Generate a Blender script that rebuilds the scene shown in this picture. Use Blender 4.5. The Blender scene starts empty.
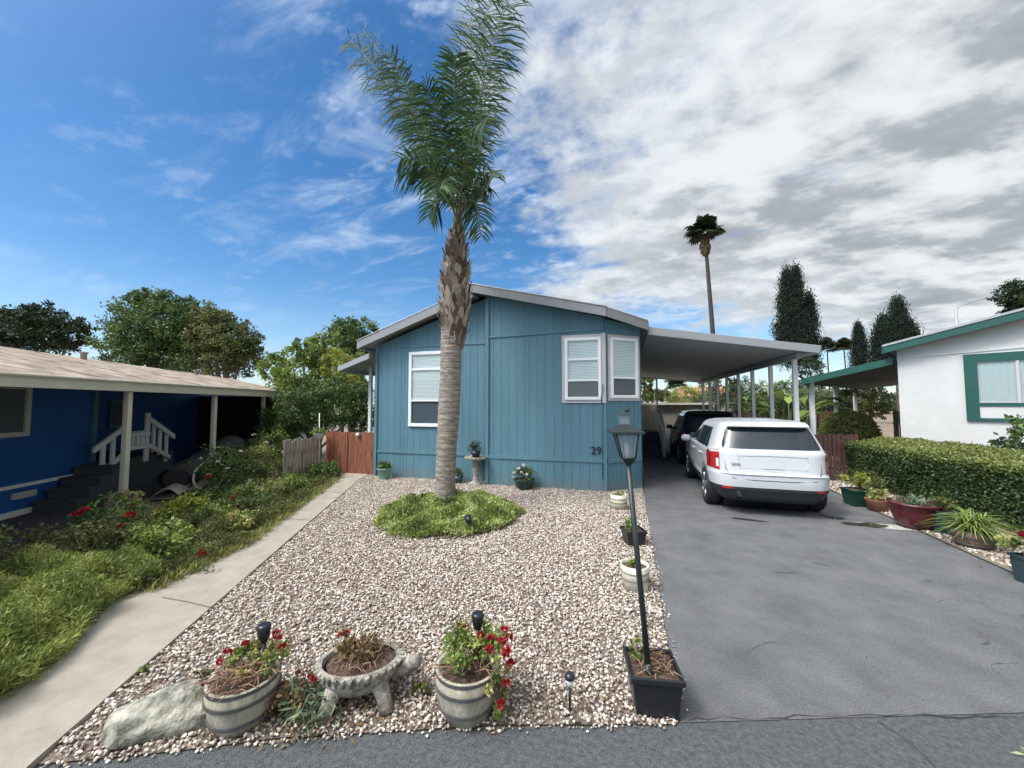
import bpy, bmesh, math, random
import numpy as np
from mathutils import Vector, Matrix, noise as mnoise
R = math.radians
random.seed(7); rng = np.random.default_rng(11)
scene = bpy.context.scene
col = scene.collection

# ------------------------------------------------------------------ camera
cam_d = bpy.data.cameras.new('camera'); cam = bpy.data.objects.new('camera', cam_d); col.objects.link(cam)
cam_d.sensor_width = 36; cam_d.lens = 385/1024*36; cam_d.clip_end = 3000; cam_d.clip_start = 0.05
cam.location = (0, 0, 2.0); cam.rotation_euler = (R(93), 0, R(16)); scene.camera = cam

# ------------------------------------------------------------------ world, sun, exposure
SUN = Vector((-0.42, -0.40, 0.80)).normalized()
w = bpy.data.worlds.new('World'); scene.world = w; w.use_nodes = True
nt = w.node_tree; nt.nodes.clear()
def N(t, **kw):
    n = nt.nodes.new(t)
    for k, v in kw.items(): setattr(n, k, v)
    return n
def _set(sock, v):
    if isinstance(v, bpy.types.NodeSocket): nt.links.new(v, sock)
    elif v is not None: sock.default_value = v
def M(op, a, b=None, c=None, clamp=False):
    n = N('ShaderNodeMath', operation=op, use_clamp=clamp)
    _set(n.inputs[0], a); _set(n.inputs[1], b)
    if c is not None: _set(n.inputs[2], c)
    return n.outputs[0]
def smooth(v, a, b):
    n = N('ShaderNodeMapRange', interpolation_type='SMOOTHSTEP'); _set(n.inputs[0], v); n.inputs[1].default_value = a; n.inputs[2].default_value = b
    return n.outputs[0]
def noise(vec, scale, detail=6, rough=.55, dist=0):
    n = N('ShaderNodeTexNoise'); nt.links.new(vec, n.inputs['Vector']); n.inputs['Scale'].default_value = scale
    n.inputs['Detail'].default_value = detail; n.inputs['Roughness'].default_value = rough; n.inputs['Distortion'].default_value = dist
    return n.outputs['Fac']
def mapping(vec, loc=(0,0,0), rot=0, sc=(1,1,1)):
    n = N('ShaderNodeMapping'); nt.links.new(vec, n.inputs[0]); n.inputs[1].default_value = loc; n.inputs[2].default_value = (0,0,rot); n.inputs[3].default_value = sc
    return n.outputs[0]
def mixc(f, a, b):
    n = N('ShaderNodeMix', data_type='RGBA'); _set(n.inputs[0], f); _set(n.inputs[6], a); _set(n.inputs[7], b)
    return n.outputs[2]
SKYS = 0.10
sky = N('ShaderNodeTexSky', sky_type='NISHITA'); sky.sun_disc = False
sky.sun_elevation = math.asin(SUN.z); sky.sun_rotation = math.atan2(SUN.x, SUN.y)
sky.air_density = 1.0; sky.dust_density = 0.6; sky.ozone_density = 2.2
tc = N('ShaderNodeTexCoord'); sx = N('ShaderNodeSeparateXYZ'); nt.links.new(tc.outputs['Generated'], sx.inputs[0])
dz = M('ADD', M('MAXIMUM', sx.outputs[2], 0.0), 0.20)
px = M('DIVIDE', sx.outputs[0], dz); py = M('DIVIDE', sx.outputs[1], dz)
cb = N('ShaderNodeCombineXYZ'); nt.links.new(px, cb.inputs[0]); nt.links.new(py, cb.inputs[1])
P = cb.outputs[0]
nb = noise(mapping(P, (3.1, 1.7, 0)), 2.6, 8, .6)
nf = noise(mapping(P, (.3, 5, 0)), 10.0, 8, .65)
edge = M('ADD', M('MULTIPLY', M('SUBTRACT', nb, .5), 1.0), M('MULTIPLY', M('SUBTRACT', nf, .5), .55))
s1 = M('ADD', px, M('ADD', M('MULTIPLY', py, .14), .06))
s2 = M('MULTIPLY', M('SUBTRACT', M('ADD', 2.25, M('MULTIPLY', M('MAXIMUM', px, 0), .45)), py), .8)
s = M('ADD', M('MINIMUM', s1, s2), edge)
deck = smooth(s, -.16, .26)
deck = M('MULTIPLY', deck, smooth(noise(mapping(P, (8, 2, 0), .6, (1, 2.2, 1)), 1.1, 6, .55), .22, .40))
# cloud brightness
rotv = mapping(P, (1.3, .4, 0), -0.75, (1.0, 1.5, 1))
t1 = noise(rotv, 3.4, 8, .55, .25); t2 = noise(mapping(P, (7, 3, 0), -.3, (1, 1.3, 1)), 1.5, 3, .5); t3 = noise(rotv, 11, 5, .6)
tt = M('ADD', M('ADD', M('MULTIPLY', t1, .62), M('MULTIPLY', t2, .42)), M('MULTIPLY', t3, .20))
tt = M('ADD', tt, M('MULTIPLY', M('SUBTRACT', 1.0, smooth(sx.outputs[2], .10, .50)), .02))
br = smooth(tt, .46, .76)
rampn = N('ShaderNodeValToRGB'); nt.links.new(br, rampn.inputs[0])
e = rampn.color_ramp.elements
e[0].position = 0; e[0].color = (.26, .285, .31, 1); e[1].position = 1; e[1].color = (.60, .62, .63, 1)
x = e.new(.38); x.color = (.31, .335, .36, 1); x = e.new(.68); x.color = (.46, .49, .51, 1)
rim = M('SUBTRACT', 1.0, smooth(s, 0, .75))
cloudc = mixc(M('MULTIPLY', rim, .50), rampn.outputs[0], (.62, .66, .71, 1))
# wispy cirrus in the open sky
wv = mapping(P, (2.2, .9, 0), 0.9, (1.0, 2.6, 1))
wi = M('MULTIPLY', smooth(noise(wv, 1.7, 9, .62, .5), .47, .76), smooth(noise(mapping(P, (4, 4, 0)), .9, 3, .5), .36, .66))
near = smooth(s1, -1.35, -.15)
puff = M('MULTIPLY', smooth(noise(mapping(P, (1.1, 6.2, 0), .4, (1, 1.5, 1)), 5.5, 8, .6), .50, .74), smooth(noise(mapping(P, (2.1, 3.3, 0)), 1.3, 3, .5), .38, .60))
wi = M('MAXIMUM', M('MULTIPLY', wi, M('ADD', .45, M('MULTIPLY', near, .85))), M('MULTIPLY', puff, M('ADD', .25, M('MULTIPLY', near, .75))), clamp=True)
hz = M('SUBTRACT', 1.0, smooth(sx.outputs[2], 0.0, .30))
# sky graded: saturated phone-camera blue
skyv = N('ShaderNodeHueSaturation'); nt.links.new(sky.outputs[0], skyv.inputs['Color']); skyv.inputs['Saturation'].default_value = 1.32; skyv.inputs['Value'].default_value = 1.14
skyc = skyv.outputs[0]
def scaled(c):   # cloud radiance expressed before the background strength
    n = N('ShaderNodeVectorMath', operation='SCALE'); _set(n.inputs[0], c); n.inputs['Scale'].default_value = 1/SKYS
    return n.outputs[0]
c1 = mixc(wi, skyc, scaled((.62, .70, .80, 1)) if False else (5.0, 5.9, 7.2, 1))
c1 = mixc(M('MULTIPLY', hz, .30), c1, (4.8, 6.3, 7.6, 1))
c2 = mixc(deck, c1, scaled(cloudc))
# bright hazy glare round the (veiled) sun, which stands high behind the photographer
dotn = N('ShaderNodeVectorMath', operation='DOT_PRODUCT'); nt.links.new(tc.outputs['Generated'], dotn.inputs[0]); dotn.inputs[1].default_value = SUN
gl = M('MULTIPLY', M('POWER', M('MAXIMUM', dotn.outputs['Value'], 0.0), 12.0), 64.0)
gc = N('ShaderNodeVectorMath', operation='SCALE'); gc.inputs[0].default_value = (1, .97, .92); _set(gc.inputs['Scale'], gl)
ad = N('ShaderNodeVectorMath', operation='ADD'); _set(ad.inputs[0], c2); _set(ad.inputs[1], gc.outputs[0]); c2 = ad.outputs[0]
bg = N('ShaderNodeBackground'); nt.links.new(c2, bg.inputs[0]); bg.inputs[1].default_value = SKYS
wo = N('ShaderNodeOutputWorld'); nt.links.new(bg.outputs[0], wo.inputs[0])

sd = bpy.data.lights.new('sun', 'SUN'); so = bpy.data.objects.new('sun', sd); col.objects.link(so)
sd.energy = 1.65; sd.angle = R(14); sd.color = (1, .955, .89)
so.rotation_euler = SUN.to_track_quat('Z', 'Y').to_euler(); so.location = (0, 0, 30)
scene.view_settings.view_transform = 'Standard'; scene.view_settings.look = 'None'; scene.view_settings.gamma = 1
scene.view_settings.exposure = 0.54

# ------------------------------------------------------------------ materials
MATS = {}
def mat(name, c, rough=.7, var=.0, vscale=4, bump=0, bscale=40, metal=0, c2=None, spec=.5, coat=0, stretch=(1,1,1), detail=6, thr=None, bump2=0, b2scale=5, speck=0, sscale=200, dirt=0, rings=0):
    m = bpy.data.materials.new(name); m.use_nodes = True; t = m.node_tree; b = t.nodes['Principled BSDF']
    b.inputs['Base Color'].default_value = (*c, 1); b.inputs['Roughness'].default_value = rough; b.inputs['Metallic'].default_value = metal
    b.inputs['Specular IOR Level'].default_value = spec; b.inputs['Coat Weight'].default_value = coat
    L = t.links
    tcn = t.nodes.new('ShaderNodeTexCoord'); mp = t.nodes.new('ShaderNodeMapping'); L.new(tcn.outputs['Object'], mp.inputs[0]); mp.inputs[3].default_value = stretch
    if var or c2:
        n = t.nodes.new('ShaderNodeTexNoise'); L.new(mp.outputs[0], n.inputs['Vector']); n.inputs['Scale'].default_value = vscale; n.inputs['Detail'].default_value = detail; n.inputs['Roughness'].default_value = .65
        r = t.nodes.new('ShaderNodeValToRGB'); L.new(n.outputs['Fac'], r.inputs[0])
        lo, hi = thr or (.34, .66)
        r.color_ramp.elements[0].position = lo; r.color_ramp.elements[1].position = hi
        a = [x*(1-var) for x in c]; bb = [min(1, x*(1+var)) for x in (c2 or c)]
        r.color_ramp.elements[0].color = (*a, 1); r.color_ramp.elements[1].color = (*bb, 1)
        L.new(r.outputs[0], b.inputs['Base Color'])
    if speck:
        n = t.nodes.new('ShaderNodeTexNoise'); L.new(tcn.outputs['Object'], n.inputs['Vector']); n.inputs['Scale'].default_value = sscale; n.inputs['Detail'].default_value = 3; n.inputs['Roughness'].default_value = .8
        mr = t.nodes.new('ShaderNodeMapRange'); L.new(n.outputs['Fac'], mr.inputs[0]); mr.inputs[1].default_value = .3; mr.inputs[2].default_value = .7; mr.inputs[3].default_value = 1-speck; mr.inputs[4].default_value = 1+speck
        src = b.inputs['Base Color'].links[0].from_socket if b.inputs['Base Color'].links else None
        vm = t.nodes.new('ShaderNodeVectorMath'); vm.operation = 'SCALE'
        if src: L.new(src, vm.inputs[0])
        else: vm.inputs[0].default_value = c
        L.new(mr.outputs[0], vm.inputs['Scale']); L.new(vm.outputs[0], b.inputs['Base Color'])
    if dirt or rings:
        sz = t.nodes.new('ShaderNodeSeparateXYZ'); L.new(tcn.outputs['Object'], sz.inputs[0])
        n = t.nodes.new('ShaderNodeTexNoise'); L.new(tcn.outputs['Object'], n.inputs['Vector']); n.inputs['Scale'].default_value = 2.2 if rings else 5; n.inputs['Detail'].default_value = 6
        ma = t.nodes.new('ShaderNodeMath'); ma.operation = 'MULTIPLY_ADD'
        if rings:
            L.new(n.outputs['Fac'], ma.inputs[0]); ma.inputs[1].default_value = .10; L.new(sz.outputs[2], ma.inputs[2])
            fr_ = t.nodes.new('ShaderNodeMath'); fr_.operation = 'PINGPONG'; L.new(ma.outputs[0], fr_.inputs[0]); fr_.inputs[1].default_value = rings
            mr = t.nodes.new('ShaderNodeMapRange'); L.new(fr_.outputs[0], mr.inputs[0]); mr.inputs[1].default_value = rings*.04; mr.inputs[2].default_value = rings*.30; mr.inputs[3].default_value = .62; mr.inputs[4].default_value = 0
            dc = (.11,.095,.08,1)
        else:
            L.new(n.outputs['Fac'], ma.inputs[0]); ma.inputs[1].default_value = .75; L.new(sz.outputs[2], ma.inputs[2])
            mr = t.nodes.new('ShaderNodeMapRange'); L.new(ma.outputs[0], mr.inputs[0]); mr.inputs[1].default_value = .30; mr.inputs[2].default_value = .30+dirt; mr.inputs[3].default_value = .55; mr.inputs[4].default_value = 0
            dc = (.20,.185,.15,1)
        mxd = t.nodes.new('ShaderNodeMix'); mxd.data_type = 'RGBA'; L.new(mr.outputs[0], mxd.inputs[0]); L.new(b.inputs['Base Color'].links[0].from_socket, mxd.inputs[6]); mxd.inputs[7].default_value = dc; L.new(mxd.outputs[2], b.inputs['Base Color'])
    if bump:
        n = t.nodes.new('ShaderNodeTexNoise'); L.new(mp.outputs[0], n.inputs['Vector']); n.inputs['Scale'].default_value = bscale; n.inputs['Detail'].default_value = 5
        bp = t.nodes.new('ShaderNodeBump'); bp.inputs['Strength'].default_value = bump; bp.inputs['Distance'].default_value = .02
        L.new(n.outputs['Fac'], bp.inputs['Height']); L.new(bp.outputs[0], b.inputs['Normal'])
        if bump2:
            n2 = t.nodes.new('ShaderNodeTexNoise'); L.new(mp.outputs[0], n2.inputs['Vector']); n2.inputs['Scale'].default_value = b2scale; n2.inputs['Detail'].default_value = 3
            bp2 = t.nodes.new('ShaderNodeBump'); bp2.inputs['Strength'].default_value = bump2; bp2.inputs['Distance'].default_value = .05
            L.new(n2.outputs['Fac'], bp2.inputs['Height']); L.new(bp2.outputs[0], bp.inputs['Normal'])
    MATS[name] = m; return m
def ramp_mat(name, cols, rough=.6, trans=0.25, bump=0, attr='rnd'):
    """colour by the per-piece random attribute"""
    m = bpy.data.materials.new(name); m.use_nodes = True; t = m.node_tree; b = t.nodes['Principled BSDF']; L = t.links
    a = t.nodes.new('ShaderNodeAttribute'); a.attribute_name = attr
    r = t.nodes.new('ShaderNodeValToRGB'); L.new(a.outputs['Fac'], r.inputs[0])
    el = r.color_ramp.elements
    for i, c in enumerate(cols):
        p = i/(len(cols)-1)
        if i == 0: el[0].position = 0; el[0].color = (*c, 1)
        elif i == len(cols)-1: el[len(el)-1].position = 1; el[len(el)-1].color = (*c, 1)
        else: x = el.new(p); x.color = (*c, 1)
    L.new(r.outputs[0], b.inputs['Base Color']); b.inputs['Roughness'].default_value = rough; b.inputs['Specular IOR Level'].default_value = .35
    if trans:
        tr = t.nodes.new('ShaderNodeBsdfTranslucent'); L.new(r.outputs[0], tr.inputs[0]); mx = t.nodes.new('ShaderNodeMixShader'); mx.inputs[0].default_value = trans
        out = t.nodes['Material Output']; L.new(b.outputs[0], mx.inputs[1]); L.new(tr.outputs[0], mx.inputs[2]); L.new(mx.outputs[0], out.inputs[0])
    MATS[name] = m; return m
def glass_mat(name, alpha=.35, tint=(.9,.95,.97), body=(.02,.03,.035)):
    m = bpy.data.materials.new(name); m.use_nodes = True; t = m.node_tree; L = t.links; b = t.nodes['Principled BSDF']
    b.inputs['Base Color'].default_value = (*body, 1); b.inputs['Roughness'].default_value = .03; b.inputs['Specular IOR Level'].default_value = .8
    tr = t.nodes.new('ShaderNodeBsdfTransparent'); tr.inputs[0].default_value = (*tint, 1)
    gl = t.nodes.new('ShaderNodeBsdfGlossy'); gl.inputs['Roughness'].default_value = .02
    lw = t.nodes.new('ShaderNodeLayerWeight'); lw.inputs[0].default_value = .5
    pw = t.nodes.new('ShaderNodeMath'); pw.operation = 'POWER'; L.new(lw.outputs['Facing'], pw.inputs[0]); pw.inputs[1].default_value = 4
    fr = t.nodes.new('ShaderNodeMath'); fr.operation = 'MULTIPLY_ADD'; L.new(pw.outputs[0], fr.inputs[0]); fr.inputs[1].default_value = .6; fr.inputs[2].default_value = .07
    m1 = t.nodes.new('ShaderNodeMixShader'); m1.inputs[0].default_value = alpha; L.new(tr.outputs[0], m1.inputs[1]); L.new(b.outputs[0], m1.inputs[2])
    m2 = t.nodes.new('ShaderNodeMixShader'); L.new(fr.outputs[0], m2.inputs[0]); L.new(m1.outputs[0], m2.inputs[1]); L.new(gl.outputs[0], m2.inputs[2])
    L.new(m2.outputs[0], t.nodes['Material Output'].inputs[0]); MATS[name] = m; return m

# ------------------------------------------------------------------ object helpers
def tag(o, label=None, cat=None, group=None, kind=None):
    if label: o['label'] = label
    if cat: o['category'] = cat
    if group: o['group'] = group
    if kind: o['kind'] = kind
    return o
def thing(name, label, cat, loc=(0,0,0), group=None, rz=0):
    o = bpy.data.objects.new(name, None); col.objects.link(o); o.location = loc; o.rotation_euler = (0, 0, rz); o.empty_display_size = .1
    return tag(o, label, cat, group)
def base_of(o):
    v = Vector((0,0,0))
    while o: v += o.location; o = o.parent
    return v
def finish(name, verts, faces, m, parent=None, loc=None, smooth=False, attr=None, bevel=0, mats=None, mi=None):
    me = bpy.data.meshes.new(name)
    v = np.asarray(verts, float)
    off = base_of(parent) if parent else Vector(loc or (0,0,0))
    v = v - np.array(off)
    me.from_pydata(v.tolist(), [], [tuple(f) for f in faces]) if not isinstance(faces, np.ndarray) else fast(me, v, faces)
    for mm in (mats or [m]): me.materials.append(MATS[mm] if isinstance(mm, str) else mm)
    if mi is not None: me.polygons.foreach_set('material_index', mi)
    if smooth is True: me.polygons.foreach_set('use_smooth', [True]*len(me.polygons))
    elif isinstance(smooth, list): me.polygons.foreach_set('use_smooth', smooth)
    if attr is not None:
        a = me.attributes.new('rnd', 'FLOAT', 'FACE'); a.data.foreach_set('value', np.asarray(attr, np.float32))
    me.update()
    o = bpy.data.objects.new(name, me); col.objects.link(o)
    if parent: o.parent = parent
    else: o.location = off
    if bevel:
        b = o.modifiers.new('bevel', 'BEVEL'); b.width = bevel; b.segments = 2; b.limit_method = 'ANGLE'; b.angle_limit = R(40)
    return o
def fast(me, v, f):
    n, k = f.shape
    me.vertices.add(len(v)); me.vertices.foreach_set('co', v.astype(np.float32).ravel())
    me.loops.add(n*k); me.loops.foreach_set('vertex_index', f.astype(np.int32).ravel())
    me.polygons.add(n); me.polygons.foreach_set('loop_start', np.arange(0, n*k, k, dtype=np.int32)); me.polygons.foreach_set('loop_total', np.full(n, k, np.int32))
    me.update(calc_edges=True)
class MB:
    def __init__(s): s.v = []; s.f = []; s.sm = []; s.a = []
    def add(s, v, f, sm=False, a=0.5):
        n = len(s.v); s.v += [tuple(p) for p in v]; s.f += [tuple(i+n for i in q) for q in f]; s.sm += [sm]*len(f); s.a += [a]*len(f); return s
    def box(s, c, d, rz=0, a=.5, rx=0, ry=0):
        hx, hy, hz = d[0]/2, d[1]/2, d[2]/2
        m = Matrix.Rotation(rz, 3, 'Z') @ Matrix.Rotation(ry, 3, 'Y') @ Matrix.Rotation(rx, 3, 'X')
        v = [Vector(c) + m @ Vector(p) for p in ((-hx,-hy,-hz),(hx,-hy,-hz),(hx,hy,-hz),(-hx,hy,-hz),(-hx,-hy,hz),(hx,-hy,hz),(hx,hy,hz),(-hx,hy,hz))]
        return s.add(v, HEXF, False, a)
    def hexa(s, v, a=.5): return s.add(v, HEXF, False, a)
    def prism(s, poly, z0, z1, a=.5):
        n = len(poly); v = [(p[0], p[1], z0) for p in poly] + [(p[0], p[1], z1 if len(p) < 3 else p[2]) for p in poly]
        f = [tuple(range(n-1, -1, -1)), tuple(range(n, 2*n))] + [(i, (i+1) % n, n+(i+1) % n, n+i) for i in range(n)]
        return s.add(v, f, False, a)
    def tube(s, pts, r, seg=8, cap=True, a=.5):
        pts = [Vector(p) for p in pts]; n = len(pts)
        rr = [float(q) for q in r] if isinstance(r, (list, tuple)) else [float(r)]*n
        v = []; up = Vector((0, 0, 1))
        for i, p in enumerate(pts):
            t = (pts[min(i+1, n-1)] - pts[max(i-1, 0)]).normalized()
            u = t.cross(up) if abs(t.z) < .95 else t.cross(Vector((1, 0, 0)))
            u.normalize(); w_ = t.cross(u)
            for k in range(seg):
                th = 2*math.pi*k/seg; v.append(p + rr[i]*(math.cos(th)*u + math.sin(th)*w_))
        f = [(i*seg+k, i*seg+(k+1) % seg, (i+1)*seg+(k+1) % seg, (i+1)*seg+k) for i in range(n-1) for k in range(seg)]
        s.add(v, f, True, a)
        if cap:
            m0 = len(s.v) - n*seg
            s.f += [tuple(m0+k for k in range(seg-1, -1, -1)), tuple(m0+(n-1)*seg+k for k in range(seg))]; s.sm += [False]*2; s.a += [a]*2
        return s
    def lathe(s, prof, c=(0,0,0), seg=24, sx=1, sy=1, a=.5, smooth=True):
        v = []; n = len(prof); c = (*c, 0)[:3]
        for r_, z in prof:
            for k in range(seg):
                th = 2*math.pi*k/seg; v.append((c[0]+r_*sx*math.cos(th), c[1]+r_*sy*math.sin(th), c[2]+z))
        f = [(i*seg+k, i*seg+(k+1) % seg, (i+1)*seg+(k+1) % seg, (i+1)*seg+k) for i in range(n-1) for k in range(seg)]
        return s.add(v, f, smooth, a)
    def grid(s, fn, nu, nv, a=.5, smooth=True, flip=False):
        v = [fn(i/nu, j/nv) for i in range(nu+1) for j in range(nv+1)]
        f = [(i*(nv+1)+j, (i+1)*(nv+1)+j, (i+1)*(nv+1)+j+1, i*(nv+1)+j+1) for i in range(nu) for j in range(nv)]
        if flip: f = [q[::-1] for q in f]
        return s.add(v, f, smooth, a)
    def build(s, name, m, parent=None, loc=None, bevel=0, attr=False):
        return finish(name, s.v, s.f, m, parent, loc, s.sm, s.a if attr else None, bevel)
HEXF = [(0,3,2,1), (4,5,6,7), (0,1,5,4), (1,2,6,5), (2,3,7,6), (3,0,4,7)]
def copy_tree(o, parent=None):
    c = o.copy(); col.objects.link(c); c.parent = parent
    for ch in o.children: copy_tree(ch, c)
    return c
# leaves: N rhombus cards, each bent a little along its midrib
def leaf_arrays(p, size, aspect=.45, dirs=None, up=.3, droop=.0):
    n = len(p); size = np.broadcast_to(np.asarray(size, float), (n,))
    d = rng.normal(size=(n, 3)) if dirs is None else np.asarray(dirs, float) + rng.normal(size=(n, 3))*.25
    d[:, 2] += up if dirs is None else 0
    d /= np.linalg.norm(d, axis=1)[:, None] + 1e-9
    q = rng.normal(size=(n, 3)); sd_ = np.cross(d, q); sd_ /= np.linalg.norm(sd_, axis=1)[:, None] + 1e-9
    nn = np.cross(d, sd_)
    L_ = size[:, None]*d; W = (size*aspect/2)[:, None]*sd_
    mid = p + L_*.5 + nn*(size*.08)[:, None]
    tip = p + L_; tip[:, 2] -= droop*size
    v = np.stack([p, mid+W, tip, mid-W], 1).reshape(-1, 3)
    f = np.arange(4*n).reshape(n, 4)
    return v, f
def leaves(name, p, size, m, parent=None, loc=None, attr=None, **kw):
    p = np.asarray(p, float); v, f = leaf_arrays(p, size, **kw)
    a = rng.random(len(p)) if attr is None else np.clip(attr + rng.normal(size=len(p))*.12, 0, 1)
    return finish(name, v, f, m, parent, loc, attr=a)
def blob_pts(c, rad, n, shell=.35):
    u = rng.normal(size=(n, 3)); u /= np.linalg.norm(u, axis=1)[:, None]
    rr = 1 - shell*rng.random(n)**1.0
    return np.array(c) + u*rr[:, None]*np.array(rad)

# ================================================================== MATERIAL LIST
mat('dirt', (.16,.12,.085), .95, .35, 3, .6, 30, c2=(.26,.21,.15))
mat('asphalt', (.108,.113,.115), .88, .10, 2.0, .55, 160, c2=(.140,.145,.147), bump2=.15, b2scale=2, detail=12, speck=.45, sscale=75)
mat('street_asphalt', (.070,.077,.080), .88, .22, 30, .8, 120, c2=(.10,.108,.112), detail=10, speck=.35, sscale=90)
mat('porch_asphalt', (.06,.065,.075), .85, .25, 5, .5, 60)
mat('concrete', (.29,.262,.215), .9, .04, 3.5, .25, 120, c2=(.355,.325,.27), detail=10, bump2=.1, speck=.10, sscale=160)
mat('crack', (.035,.035,.035), .95)
mat('seam', (.17,.15,.12), .95)
mat('oil', (.035,.037,.04), .35)
mat('wet', (.03,.033,.036), .06, spec=.7)
mat('damp_lime', (.42,.42,.40), .6, .3, 12)
mat('gravel_base', (.12,.095,.07), .95, .5, 45, .8, 60, c2=(.20,.16,.13))
ramp_mat('pebble', [(.12,.09,.07),(.28,.215,.17),(.41,.335,.27),(.53,.46,.39),(.45,.42,.385),(.66,.60,.52),(.84,.79,.72)], .75, 0)
mat('siding_blue', (.080,.185,.238), .6, .07, 1.3, .25, 90, c2=(.092,.208,.268), stretch=(1,1,.25), dirt=.40)
mat('siding_gap', (.045,.12,.165), .8)  # siding blue darkened: gap shadow put into the colour of the groove backing
mat('fascia_grey', (.27,.275,.285), .6, .05, 3)
mat('roof_grey', (.30,.29,.28), .9, .15, 20, .4, 60)
mat('trim_grey', (.47,.46,.46), .55)
mat('vinyl_white', (.80,.82,.83), .35)
mat('paint_white', (.74,.75,.74), .5, .05, 6)
mat('blind_white', (.78,.84,.81), .6)
mat('screen_dark', (.085,.105,.12), .6, .1, 30)
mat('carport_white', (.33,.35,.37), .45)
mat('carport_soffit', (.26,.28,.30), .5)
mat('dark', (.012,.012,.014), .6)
mat('black_iron', (.016,.018,.02), .38, spec=.5)
mat('black_plastic', (.014,.016,.02), .35)
mat('rubber', (.018,.018,.019), .75)
mat('chrome', (.7,.7,.72), .18, metal=1)
glass_mat('window_glass', .05)
glass_mat('lantern_glass', .25, body=(.5,.52,.52))

# ================================================================== GROUND
def sheet(name, poly, z, m, th=0, kind='structure', jitter=0):
    mb = MB()
    if th: mb.prism([(x, y) for x, y in poly], z-th, z)
    else: mb.add([(x, y, z) for x, y in poly], [tuple(range(len(poly)))])
    o = mb.build(name, m, loc=(poly[0][0], poly[0][1], z)); tag(o, kind=kind); return o
sheet('ground', [(-900,-600),(900,-600),(900,1500),(-900,1500)], -.012, 'dirt')
SE = lambda x: 2.62 + x*.325 - .085*max(0., -1.4-min(max(x,-4),9))**1.2      # street edge line
sheet('street', [(-60, -19), (-60,-60), (60,-60), (60, SE(60)), (-1.4, SE(-1.4)), (-2.1, SE(-2.1)), (-2.8, SE(-2.8)), (-3.3, SE(-3.3)), (-4, SE(-4))], -.004, 'street_asphalt')
sheet('driveway', [(.32, SE(.32)), (4.42, SE(4.42)), (4.40, 6.0), (4.47, 8.0), (4.62, 10.8), (4.75, 14), (4.9, 30), (.5, 30), (.43, 9.6), (.36, 5)], 0, 'asphalt')
PL = [(-3.6,.35),(-4.02,1.55),(-4.18,1.97),(-4.60,2.35),(-4.92,2.72),(-4.95,3.2),(-5.22,4.32),(-7.14,8.38),(-7.75,9.6)]; PRt = [(-6.98,9.6),(-6.7,8.78),(-4.95,5.12),(-3.16,1.43),(-2.85,.9)]
path = sheet('front_path', PRt + PL, .035, 'concrete', .05)
def strip(name, pts, wd, z, m, jit=0):
    mb = MB(); L_ = []
    for i, (x, y) in enumerate(pts):
        a = Vector(pts[max(i-1, 0)]); b = Vector(pts[min(i+1, len(pts)-1)]); d = (b-a).normalized(); n = Vector((-d.y, d.x))
        ww = wd*(1+random.uniform(-jit, jit)); L_.append((Vector((x, y))+n*ww/2, Vector((x, y))-n*ww/2))
    for i in range(len(L_)-1):
        (a, b), (c, d) = L_[i], L_[i+1]; mb.add([(a.x,a.y,z),(b.x,b.y,z),(d.x,d.y,z),(c.x,c.y,z)], [(0,1,2,3)])
    o = mb.build(name, m, loc=(pts[0][0], pts[0][1], z)); return tag(o, kind='structure')
for q, (a, b) in enumerate([((-4.53,2.89),(-3.86,2.88)), ((-5.72,5.4),(-5.10,5.43)), ((-6.6,7.25),(-5.98,7.29))]):
    strip('path_joint', [a, ((a[0]+b[0])/2, (a[1]+b[1])/2+.01), b], .018, .039, 'seam', .3)
cr = []
x = .30
while x < 6:
    cr.append((x, SE(x)+.02+random.uniform(-.018,.018)-.06*max(0, x-1.4)*(x > 1.4))); x += random.uniform(.05,.12)
strip('pavement_crack', cr, .0045, .004, 'crack', .9)
cr2 = [(1.52, SE(1.5)-.03)]
for i in range(12): cr2.append((cr2[-1][0]+.02+random.uniform(-.02,.02), cr2[-1][1]-.05))
strip('pavement_crack', cr2, .006, .004, 'crack', .6)
for x0_, y0_, a0_, n_ in ((3.1,4.6,1.2,16),(3.9,5.3,2.3,14),(.9,3.6,.2,12),(2.4,6.6,.9,12),(2.9,3.75,2.9,13)):
    q = [(x0_,y0_)]; a_ = a0_
    for i in range(n_): a_ += random.uniform(-.6,.6); q.append((q[-1][0]+.05*math.cos(a_), q[-1][1]+.05*math.sin(a_)))
    strip('pavement_crack', q, .004, .004, 'street_asphalt', .8)

def blotch(name, c, r, z, m, sx=1, sy=1, n=26, rz=0, kind='structure', amp=.35):
    ph = [random.uniform(0, 6.3) for _ in range(4)]; mb = MB(); v = []
    for k in range(n):
        t = 2*math.pi*k/n; rr = r*(1+amp*(.5*math.sin(2*t+ph[0])+.35*math.sin(3*t+ph[1])+.3*math.sin(5*t+ph[2])+.15*math.sin(9*t+ph[3])))
        x, y = rr*sx*math.cos(t), rr*sy*math.sin(t); v.append((c[0]+x*math.cos(rz)-y*math.sin(rz), c[1]+x*math.sin(rz)+y*math.cos(rz), z))
    mb.add(v, [tuple(range(n))]); o = mb.build(name, m, loc=(*c, z)); return tag(o, kind=kind)
blotch('puddle', (3.85,7.86), .21, .008, 'wet', 1.5, .6, rz=.2)
blotch('puddle', (3.55,8.2), .13, .008, 'wet', 1.4, .6, rz=-.3)
blotch('damp_patch', (4.05,7.86), .34, .004, 'damp_lime', 1.5, .35, rz=-.1)
blotch('oil_stain', (2.05,7.65), .11, .004, 'oil', 2.2, .6, rz=-.3)
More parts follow.
